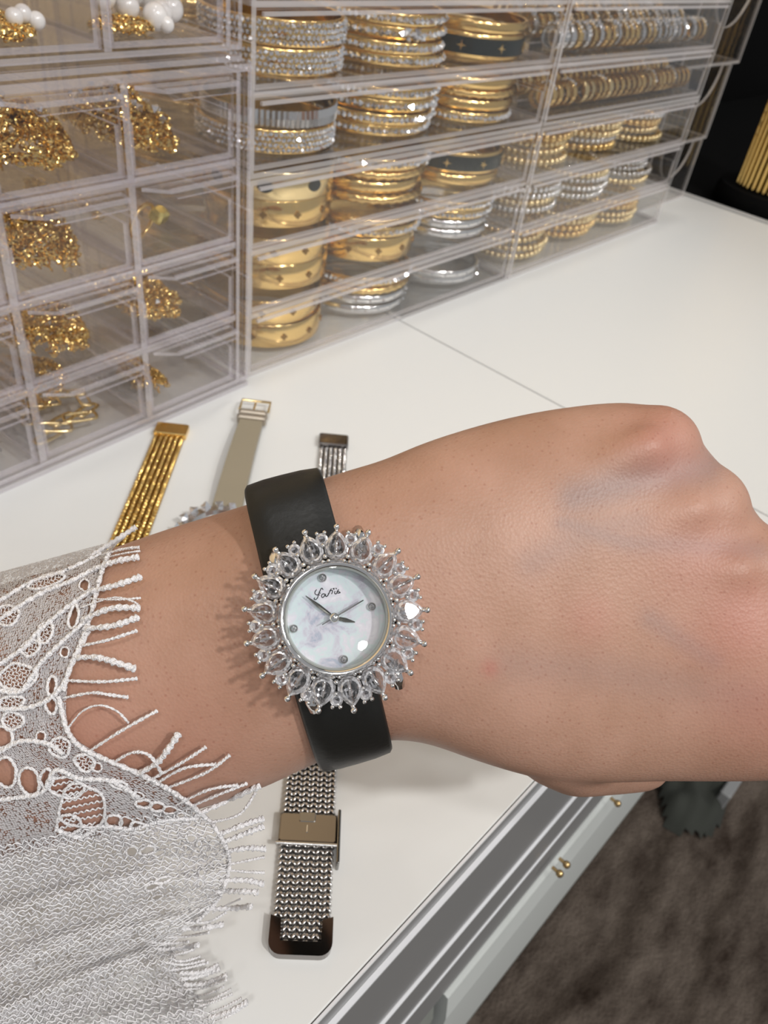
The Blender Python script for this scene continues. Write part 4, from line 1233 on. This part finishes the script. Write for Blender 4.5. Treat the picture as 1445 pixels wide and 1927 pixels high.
hand('hour_hand', (668, 1171), 0.00040, 0.0031, M['dark_steel'])
hand('second_hand', (684, 1130), 0.00016, 0.0041, M['dark_steel'], tail=0.0026, w1=0.00010)
b = MB(); b.sphere((cen.x, cen.y, 0.0040), 0.00095, 16, 10, sc=(1, 1, 0.6)); b.build('hand_cap', M['watch_silver'], watch, 180)
# script logo on the dial
LG = [[(300, 270), (248, 335), (240, 410), (290, 458), (350, 455), (395, 385), (430, 300), (462, 238), (500, 222), (535, 280)], [(410, 330), (385, 400), (360, 490), (340, 560), (290, 620), (240, 640), (205, 605), (240, 565)], [(350, 455), (415, 470)], [(385, 395), (445, 400)],
      [(575, 425), (510, 440), (478, 500), (510, 560), (560, 535), (605, 460), (575, 425)], [(605, 460), (590, 500), (630, 440), (625, 500), (665, 522), (715, 475), (740, 400)], [(715, 475), (770, 370), (810, 280), (845, 240)], [(765, 330), (840, 300), (885, 330), (850, 435)],
      [(890, 250), (940, 225), (930, 280)], [(1000, 215), (1035, 255)], [(975, 330), (955, 400), (1005, 432), (1055, 360), (1105, 270)], [(1040, 330), (1100, 345), (1165, 385), (1110, 405), (1060, 400)]]
b = MB()
for st_ in LG:
    pts = [wl(580 + x * 0.0519, 1095 + y * 0.0519, 0.00266) for x, y in st_]
    pth = smooth_path(pts, 6 * (len(pts) - 1)) if len(pts) > 2 else pts
    b.tube(pth, 0.000085, 5)
b.build('script_lettering', M['ink'], watch, 180)

# strap around the wrist
cz = zskin + 0.0195
ctr = at(WX - 31, WY, cz)
N_T = 120; WH = 0.0080
offs = (-1.0, -0.5, 0.0, 0.5, 1.0)
rad = []
for k in range(N_T):
    a = 2 * PI * k / N_T
    d = y12 * math.cos(a) + nrm * math.sin(a)
    best = 0
    for o_ in offs:
        h, nn, ii, dd = arm_bvh.ray_cast(ctr + x3 * (o_ * WH), d)
        if h is not None: best = max(best, dd)
    rad.append(best + 0.0006)
for _ in range(4):
    rad = [max(rad[k], (rad[k - 1] + rad[k] * 2 + rad[(k + 1) % N_T]) / 4) for k in range(N_T)]
b = MB(); v = []; f = []
prof = [(-1.0, 0.0), (-1.0, 0.0011), (-0.92, 0.0018), (-0.5, 0.00215), (0.0, 0.0022), (0.5, 0.00215), (0.92, 0.0018), (1.0, 0.0011), (1.0, 0.0), (0, 0.0)]
for k in range(N_T):
    a = 2 * PI * k / N_T
    d = y12 * math.cos(a) + nrm * math.sin(a)
    for o_, t_ in prof:
        q = ctr + x3 * (o_ * WH) + d * (rad[k] + t_)
        v.append(wm.inverted() @ q)
n = len(prof)
for k in range(N_T):
    k2 = (k + 1) % N_T
    for i in range(n):
        j = (i + 1) % n; f.append((k * n + i, k2 * n + i, k2 * n + j, k * n + j))
b.add(v, f)
strap = b.build('strap', M['strap'], watch, 45)
# buckle and keeper on the inner side of the wrist
for ang, w_, nm, mt_ in ((292, 0.004, 'keeper_loop', M['strap']), (265, 0.006, 'buckle', M['watch_silver'])):
    a = math.radians(ang); k = int(ang / 360 * N_T)
    d = y12 * math.cos(a) + nrm * math.sin(a); tg = -y12 * math.sin(a) + nrm * math.cos(a)
    q = MB(); c = ctr + d * (rad[k] + 0.0028)
    loop = [c + x3 * (sx * (WH + 0.0012)) + tg * (sy * w_ / 2) for sx, sy in ((-1, -1), (1, -1), (1, 1), (-1, 1))]
    q.tube([wm.inverted() @ p for p in loop], 0.0011, 8, True); q.build(nm, mt_, strap, 60)

# ------------------------------------------------------------------ lace sleeve
# rows across the sleeve: hem point, left end point, depth when not resting on the arm
RW = [((236, 1012), (-160, 1120), .197, .203), ((215, 1030), (-160, 1128), .180, .185), ((196, 1062), (-160, 1165), .166, .17), ((174, 1120), (-160, 1220), .158, .16), ((152, 1200), (-160, 1290), .155, .155), ((126, 1300), (-160, 1370), .155, .155),
      ((135, 1380), (-160, 1440), .155, .155), ((205, 1428), (-160, 1500), .157, .157), ((285, 1462), (-160, 1560), .161, .160), ((365, 1515), (-160, 1620), .168, .165), ((412, 1572), (-160, 1680), .176, .171), ((428, 1630), (-160, 1745), .184, .176),
      ((415, 1685), (-160, 1815), .191, .181), ((372, 1732), (-160, 1880), .196, .185), ((330, 1778), (-160, 1945), .199, .188), ((345, 1840), (-160, 2010), .1985, .190), ((395, 1905), (-160, 2080), .1965, .191), ((430, 1980), (-160, 2140), .193, .190)]
NSV, NTV = 400, 230
def interp(arr, t):
    return smooth_path(arr, 1) if False else None
rows_h = smooth_path([Vector((r[0][0], r[0][1], r[2])) for r in RW], NSV - 1)
rows_l = smooth_path([Vector((r[1][0], r[1][1], r[3])) for r in RW], NSV - 1)
HZ = {}
def counter_depth(px, py):
    r = ray(px, py); return (CT - EYE.z) / r.z
gx = [[0] * NTV for _ in range(NSV)]; gy = [[0] * NTV for _ in range(NSV)]; gz = [[0] * NTV for _ in range(NSV)]; glim = [[9] * NTV for _ in range(NSV)]
for i in range(NSV):
    h_, l_ = rows_h[i], rows_l[i]
    v_ = i / (NSV - 1) * (len(RW) - 1)
    for j in range(NTV):
        t = j / (NTV - 1)
        px = h_.x * (1 - t) + l_.x * t; py = h_.y * (1 - t) + l_.y * t
        z = h_.z * (1 - t) + l_.z * t
        hz = hit(px, py) if v_ > 0.6 else None
        lim = counter_depth(px, py) - 0.0022
        if hz is not None:
            lim = min(lim, hz - 0.0009)
            z = hz - 0.0014 if v_ < 8.6 else min(z, hz - 0.0014)
        if v_ > 8.5:
            k = min(1, (v_ - 8.5) / 2)
            z += k * (0.0042 * math.sin(v_ * 4.2 + t * 3.0 + 1.5 * math.sin(t * 5)) + 0.0012 * math.sin(v_ * 9.5 - t * 7))
        gx[i][j], gy[i][j], gz[i][j], glim[i][j] = px, py, min(z, lim), lim
for _ in range(10):
    nz = [row[:] for row in gz]
    for i in range(1, NSV - 1):
        gi, gp, gn, ni, li = gz[i], gz[i - 1], gz[i + 1], nz[i], glim[i]
        for j in range(1, NTV - 1):
            q = (gi[j - 1] + gi[j + 1] + gp[j] + gn[j]) * 0.25
            ni[j] = q if q < li[j] else li[j]
    gz = nz
def e_(cx, cy, rx, ry, rot=0, net=0, off=960): return (cx * 0.36, cy * 0.36 + off, rx * 0.36, ry * 0.36, math.radians(rot), net)
HOLES = [e_(240, 372, 95, 30, -18, 1), e_(40, 550, 62, 48, 0, 1), e_(235, 640, 38, 55, 15, 1), e_(440, 392, 25, 30), e_(385, 560, 22, 60, 12), e_(160, 720, 52, 36, -30, 1), e_(95, 870, 88, 72, -10, 1), e_(272, 920, 24, 48, 8), e_(60, 1010, 66, 36, -10, 1),
         e_(268, 1022, 28, 44), e_(66, 1102, 55, 44, 0, 1), e_(10, 1190, 50, 56), e_(212, 1185, 24, 28), e_(312, 1240, 52, 54, 20, 1), e_(440, 1318, 52, 40, 25, 1), e_(338, 742, 22, 26), e_(505, 1342, 28, 22),
         e_(25, 150, 62, 76, 0, 0, 1400), e_(152, 192, 52, 72, -10, 0, 1400), e_(242, 182, 32, 48, 0, 0, 1400), e_(345, 225, 95, 52, 10, 2, 1400), e_(425, 330, 118, 110, 15, 2, 1400), e_(360, 420, 62, 50, 0, 2, 1400), e_(595, 405, 42, 34, 0, 0, 1400), e_(660, 412, 36, 30, 0, 0, 1400), e_(725, 435, 46, 24, 10, 0, 1400),
         e_(620, 212, 52, 18, 18, 0, 1400), e_(720, 270, 30, 18, 0, 0, 1400), e_(752, 312, 40, 20, 0, 0, 1400), e_(822, 328, 40, 22, 5, 0, 1400), e_(890, 346, 34, 18, 0, 0, 1400), e_(946, 372, 22, 12, 0, 0, 1400),
         e_(690, 562, 30, 24, -25, 0, 1400), e_(770, 556, 42, 20, -15, 0, 1400), e_(832, 570, 30, 14, -20, 0, 1400), e_(1000, 495, 24, 20, 0, 0, 1400), e_(1040, 522, 13, 15, 0, 0, 1400), e_(1068, 546, 11, 12, 0, 0, 1400),
         e_(850, 712, 42, 13, -20, 0, 1400), e_(800, 745, 44, 16, -18, 0, 1400), e_(822, 800, 32, 12, -15, 0, 1400), e_(1052, 672, 16, 18, 0, 0, 1400), e_(1048, 730, 13, 14, 0, 0, 1400), e_(915, 600, 18, 10, 0, 0, 1400), e_(910, 912, 30, 8, -20, 0, 1400), e_(850, 966, 30, 7, -25, 0, 1400), e_(815, 1000, 22, 7, -25, 0, 1400)]
def hole_r(ca_, sa_, k):
    return 1.0 + 0.22 * noise.noise(Vector((ca_ * 1.1, sa_ * 1.1, k * 0.37)))
def in_hole(px, py):
    for (cx, cy, rx, ry, ro, nt) in HOLES:
        dx, dy = px - cx, py - cy
        if abs(dx) > rx + ry or abs(dy) > rx + ry: continue
        c, s_ = math.cos(ro), math.sin(ro)
        u, v_ = (dx * c + dy * s_) / rx, (-dx * s_ + dy * c) / ry
        q = math.hypot(u, v_)
        if q < 1e-6 or q < hole_r(u / q, v_ / q, cx): return True
    return False
PL_ = Vector(person.location)
verts = [at(gx[i][j], gy[i][j], gz[i][j]) - PL_ for i in range(NSV) for j in range(NTV)]
uvs = [(i * 0.00028 * 1.0, j * 0.00028) for i in range(NSV) for j in range(NTV)]
faces = []
for i in range(NSV - 1):
    for j in range(NTV - 1):
        px, py = (gx[i][j] + gx[i + 1][j + 1]) / 2, (gy[i][j] + gy[i + 1][j + 1]) / 2
        if not in_hole(px, py):
            a = i * NTV + j
            faces.append((a, a + NTV, a + NTV + 1, a + 1))
b = MB(); b.add(verts, faces)
def lace_mat():
    mt = mat('white_lace_knit', (0.72, 0.695, 0.71), 0.6, 0, 0.4, Sheen_Weight=0.25)
    N, L, bs = nodes(mt); out = N['Material Output']
    uv = N.new('ShaderNodeUVMap'); uv.uv_map = 'UVMap'
    def stitch(scale, sx, sy, rnd):
        mp = N.new('ShaderNodeMapping'); mp.inputs['Scale'].default_value = (sx, sy, 1); L.new(uv.outputs[0], mp.inputs[0])
        v = N.new('ShaderNodeTexVoronoi'); v.inputs['Scale'].default_value = scale; v.inputs['Randomness'].default_value = rnd; L.new(mp.outputs[0], v.inputs['Vector'])
        return v.outputs['Distance']
    s1 = stitch(2300, 1.0, 0.66, 0.6)
    n = N.new('ShaderNodeTexNoise'); n.inputs['Scale'].default_value = 130; n.inputs['Detail'].default_value = 3; L.new(uv.outputs[0], n.inputs['Vector'])
    bp = N.new('ShaderNodeBump'); bp.inputs['Strength'].default_value = 1.0; bp.inputs['Distance'].default_value = 0.0006; bp.invert = True
    L.new(s1, bp.inputs['Height']); L.new(bp.outputs[0], bs.inputs['Normal'])
    # gaps between stitches
    md = N.new('ShaderNodeMath'); md.operation = 'MULTIPLY_ADD'; md.inputs[1].default_value = 0.55; L.new(n.outputs[0], md.inputs[0]); md.inputs[2].default_value = -0.28
    ad = N.new('ShaderNodeMath'); ad.operation = 'ADD'; L.new(s1, ad.inputs[0]); L.new(md.outputs[0], ad.inputs[1])
    gt = N.new('ShaderNodeMath'); gt.operation = 'GREATER_THAN'; L.new(ad.outputs[0], gt.inputs[0])
    sx_ = N.new('ShaderNodeSeparateXYZ'); L.new(uv.outputs[0], sx_.inputs[0])
    mr = N.new('ShaderNodeMapRange'); mr.inputs[1].default_value = 0.052; mr.inputs[2].default_value = 0.075; mr.inputs[3].default_value = 0.64; mr.inputs[4].default_value = 0.53
    L.new(sx_.outputs[0], mr.inputs[0]); L.new(mr.outputs[0], gt.inputs[1])
    tr = N.new('ShaderNodeBsdfTransparent')
    tl = N.new('ShaderNodeBsdfTranslucent'); tl.inputs[0].default_value = (0.75, 0.73, 0.74, 1)
    m0 = N.new('ShaderNodeMixShader'); m0.inputs[0].default_value = 0.22; L.new(bs.outputs[0], m0.inputs[1]); L.new(tl.outputs[0], m0.inputs[2])
    mx = N.new('ShaderNodeMixShader'); L.new(gt.outputs[0], mx.inputs[0]); L.new(m0.outputs[0], mx.inputs[1]); L.new(tr.outputs[0], mx.inputs[2])
    L.new(mx.outputs[0], out.inputs[0])
    return mt
M['lace'] = lace_mat()
M['cord'] = mat('white_lace_cord', (0.82, 0.80, 0.81), 0.5, 0, 0.5, Sheen_Weight=0.3)
add_bump(M['cord'], 'voronoi', 2600, 0.7, 0.0004)
lme = b.mesh('lace_sleeve', M['lace'], 180)
ul = lme.uv_layers.new(name='UVMap')
ul.data.foreach_set('uv', [c for lp in lme.loops for c in uvs[lp.vertex_index]])
sleeve = link('lace_sleeve', lme, person)
tag(sleeve, 'white open lace sleeve with fringed hem')
# loose knit threads running along the draped lower part
kt = MB()
for i in range(214, NSV - 4, 3):
    run = []
    ph = random.uniform(0, 6.28)
    for j in range(0, NTV - 1, 2):
        ii = min(NSV - 1, max(0, int(i + 1.3 * math.sin(j * 0.9 + ph) + random.uniform(-0.6, 0.6))))
        if in_hole(gx[ii][j], gy[ii][j]) or random.random() < 0.02:
            if len(run) > 3: kt.tube(run, 0.00016, 4)
            run = []; continue
        run.append(at(gx[ii][j], gy[ii][j], gz[ii][j] - 0.00025 - 0.0002 * (j % 4 == 0)) - PL_)
    if len(run) > 3: kt.tube(run, 0.00016, 4)
M['thread'] = mat('silky_white_thread', (0.84, 0.83, 0.84), 0.28, 0, 0.7)
o = kt.build('knit_threads', M['thread'], sleeve, 180); o['kind'] = 'stuff'
# depth of the sleeve near a pixel
BK_ = {}
for i in range(0, NSV, 2):
    for j in range(0, NTV, 2):
        BK_.setdefault((int(gx[i][j] // 12), int(gy[i][j] // 12)), []).append((gx[i][j], gy[i][j], gz[i][j]))
def sdepth(px, py, default=None):
    bx, by = int(px // 12), int(py // 12)
    best = None; bd = 1e9
    for r_ in range(0, 5):
        for ix in range(bx - r_, bx + r_ + 1):
            for iy in range(by - r_, by + r_ + 1):
                for (x, y, z) in BK_.get((ix, iy), ()):
                    d = (x - px) ** 2 + (y - py) ** 2
                    if d < bd: bd, best = d, z
        if best is not None and r_ > 0: break
    return best if best is not None else default
def cord_path(pts, lift=0.0004, n=None):
    """pixel polyline -> points resting on the sleeve / arm / hanging"""
    pts = [Vector((p[0], p[1], 0)) for p in pts]
    n = n or 8 * (len(pts) - 1)
    sp = smooth_path(pts, n) if len(pts) > 1 else pts
    return sp
def twist(r, k):
    return lambda t: r * (1 + 0.22 * math.sin(t * k))
def lay(sp, lift):
    out = []
    last = None
    for p in sp:
        z = sdepth(p.x, p.y)
        hz = hit(p.x, p.y)
        if z is None: z = last if last else .17
        if hz is not None and abs(hz - z) < 0.03: z = min(z, hz - 0.0008)
        last = z
        out.append(at(p.x, p.y, z - lift) - PL_)
    return out
# cords outlining the openings
oc = MB()
for (cx, cy, rx, ry, ro, nt) in HOLES:
    n = max(20, int((rx + ry) * 0.9)); c, s_ = math.cos(ro), math.sin(ro)
    ring_ = []
    for k in range(n):
        a = 2 * PI * k / n; w_ = 1.03 * hole_r(math.cos(a), math.sin(a), cx)
        u, v_ = rx * w_ * math.cos(a), ry * w_ * math.sin(a)
        ring_.append(Vector((cx + u * c - v_ * s_, cy + u * s_ + v_ * c, 0)))
    pts = lay(ring_, 0.0002)
    rr = 0.00032 if max(rx, ry) > 14 else 0.00020
    nn_ = len(pts)
    oc.tube(pts, lambda t: rr * (1 + 0.25 * math.sin(t * nn_ * 1.9)), 6, True)
    if nt:
        step = 7.5 if nt == 1 else 13
        lines = []
        for dirr in ((0.9, -0.44), (0.44, 0.9)) if nt == 1 else ((0.96, -0.2),):
            d = Vector((dirr[0], dirr[1], 0)); nn2 = Vector((-dirr[1], dirr[0], 0)); R_ = max(rx, ry)
            q = -R_
            while q < R_:
                seg_ = []
                for k in range(41):
                    u_ = -R_ + 2 * R_ * k / 40
                    p = Vector((cx, cy, 0)) + nn2 * (q + 1.8 * math.sin(u_ * 0.55)) + d * u_
                    dx, dy = p.x - cx, p.y - cy
                    uu, vv_ = (dx * c + dy * s_) / rx, (-dx * s_ + dy * c) / ry
                    if uu * uu + vv_ * vv_ < 1.02: seg_.append(p)
                if len(seg_) > 3: lines.append(seg_)
                q += step
        for sg in lines: oc.tube(lay(sg, 0.0001), 0.00009 if nt == 1 else 0.00018, 5)
o = oc.build('opening_cords', M['cord'], sleeve, 180); o['kind'] = 'stuff'
# raised gimp cords crossing the pattern
GIMP = [[(0, 1130), (60, 1095), (120, 1075), (190, 1042)], [(0, 1165), (70, 1120), (130, 1095), (182, 1068)], [(0, 1250), (50, 1215), (70, 1190), (130, 1140), (178, 1108)], [(0, 1300), (40, 1300), (75, 1250), (120, 1205), (160, 1170)],
        [(0, 1335), (60, 1330), (110, 1300), (140, 1240), (170, 1180)], [(120, 1300), (130, 1260), (150, 1215), (170, 1160), (190, 1080), (205, 1040)], [(110, 1310), (125, 1370), (150, 1405), (200, 1430)], [(200, 1430), (270, 1460), (340, 1500), (400, 1550)],
        [(0, 1505), (40, 1500), (80, 1490), (105, 1450), (150, 1465), (210, 1470), (260, 1500)], [(105, 1560), (150, 1575), (190, 1555), (250, 1560), (300, 1545), (370, 1540)], [(400, 1550), (428, 1600), (430, 1640), (412, 1690), (370, 1735)], [(0, 1415), (40, 1395), (90, 1400), (120, 1420)]]
for g_ in GIMP:
    b = MB(); sp = cord_path(g_); sp = smooth_path(sp, len(sp) * 4)
    nn_ = len(sp)
    b.rope(lay(sp, 0.0004), 0.00046, nn_ / 9, 2, 9, 0.26)
    b.build('gimp_cord', M['cord'], sleeve, 180)
# fringe
def c7(*p): return [(x * 0.36, y * 0.36 + 960) for x, y in p]
def c8(*p): return [(x * 0.36, y * 0.36 + 1400) for x, y in p]
T1, T2, T3 = 0.00056, 0.00029, 0.00019
FR = [(T1, c7((480, 235), (600, 160), (712, 88))), (T2, c7((530, 235), (640, 205), (730, 195))), (T3, c7((540, 252), (640, 228), (732, 213))), (T1, c7((490, 310), (600, 270), (726, 245))), (T1, c7((470, 425), (600, 395), (735, 348))), (T3, c7((470, 462), (600, 468), (735, 459))),
      (T3, c7((420, 510), (590, 458), (690, 475), (732, 505))), (T1, c7((430, 575), (580, 515), (730, 512))), (T1, c7((440, 620), (590, 605), (720, 560))), (T2, c7((410, 712), (560, 680), (715, 630))), (T1, c7((390, 772), (500, 770), (600, 795), (706, 830))), (T2, c7((340, 890), (540, 897), (716, 880))),
      (T2, c7((330, 982), (480, 955), (570, 965), (668, 978))), (T3, c7((355, 1140), (430, 1052), (520, 1020), (610, 1050), (672, 1112))), (T2, c7((470, 1258), (640, 1150), (822, 1048))), (T2, c7((585, 1325), (690, 1268), (780, 1282), (845, 1375))), (T1, c7((720, 1380), (820, 1322), (880, 1250), (936, 1165))),
      (T2, c7((760, 1425), (950, 1320), (1076, 1238))), (T2, c7((800, 1440), (960, 1350), (1130, 1328))), (T2, c7((880, 1450), (1080, 1370), (1202, 1280))), (T2, c8((920, 320), (1090, 240), (1240, 215))), (T2, c8((960, 345), (1130, 270), (1292, 206))),
      (T1, c8((1020, 375), (1200, 290), (1362, 218))), (T2, c8((1090, 412), (1250, 368), (1335, 255))), (T1, c8((1150, 472), (1280, 420), (1376, 390))), (T1, c8((1160, 515), (1280, 470), (1376, 430))), (T1, c8((1170, 565), (1290, 545), (1386, 548))), (T2, c8((1170, 635), (1300, 608), (1380, 590))),
      (T2, c8((1160, 655), (1280, 668), (1380, 672))), (T1, c8((1150, 715), (1280, 712), (1376, 732))), (T1, c8((1130, 770), (1240, 770), (1348, 775))), (T3, c8((1110, 885), (1180, 845), (1262, 808))), (T1, c8((1080, 862), (1200, 860), (1312, 850))), (T2, c8((970, 935), (1090, 930), (1182, 880))),
      (T1, c8((950, 965), (1060, 962), (1168, 942))), (T2, c8((870, 1012), (980, 1005), (1092, 985)))]
for k in range(16):
    u = k / 15
    p0 = Vector((790, 1040)).lerp(Vector((1120, 1455)), u); p1 = Vector((1010, 1030)).lerp(Vector((1330, 1370)), u)
    p0 += Vector((random.uniform(-25, 25), random.uniform(-10, 10))); p1 += Vector((random.uniform(-60, 30), random.uniform(-14, 14)))
    mdp = (p0 + p1) / 2 + Vector((random.uniform(-10, 10), random.uniform(6, 24)))
    FR.append((random.choice((T1, T2, T2)), c8(tuple(p0), tuple(mdp), tuple(p1))))
for r_, pts in FR:
    sp = smooth_path([Vector((p[0], p[1], 0)) for p in pts], 40)
    z0 = sdepth(*pts[0], default=.17); out = []
    zprev = z0
    for k, p in enumerate(sp):
        hz = hit(p.x, p.y); z = zprev
        lim = counter_depth(p.x, p.y) - r_ - 0.0006
        if hz is not None and hz < 0.19:
            z = z * 0.7 + (hz - r_ - 0.0016 - 0.0015 * math.sin(PI * k / 40)) * 0.3; z = min(z, hz - r_ * 0.9)
        else:
            zs = sdepth(p.x, p.y)
            if zs: z = z * 0.8 + (zs - r_) * 0.2
            else: z += 0.00008
        z = min(z, lim); zprev = z
        out.append(at(p.x, p.y, z) - PL_)
    b = MB()
    path = smooth_path(out, 130)
    b.rope(path, r_, 9 if r_ == T1 else 13, 2, 9, 0.26, lambda t: 0.85 + 0.3 * t + 0.12 * math.sin(t * 23 + r_ * 1e5))
    b.build('fringe_cord', M['cord'], sleeve, 180)
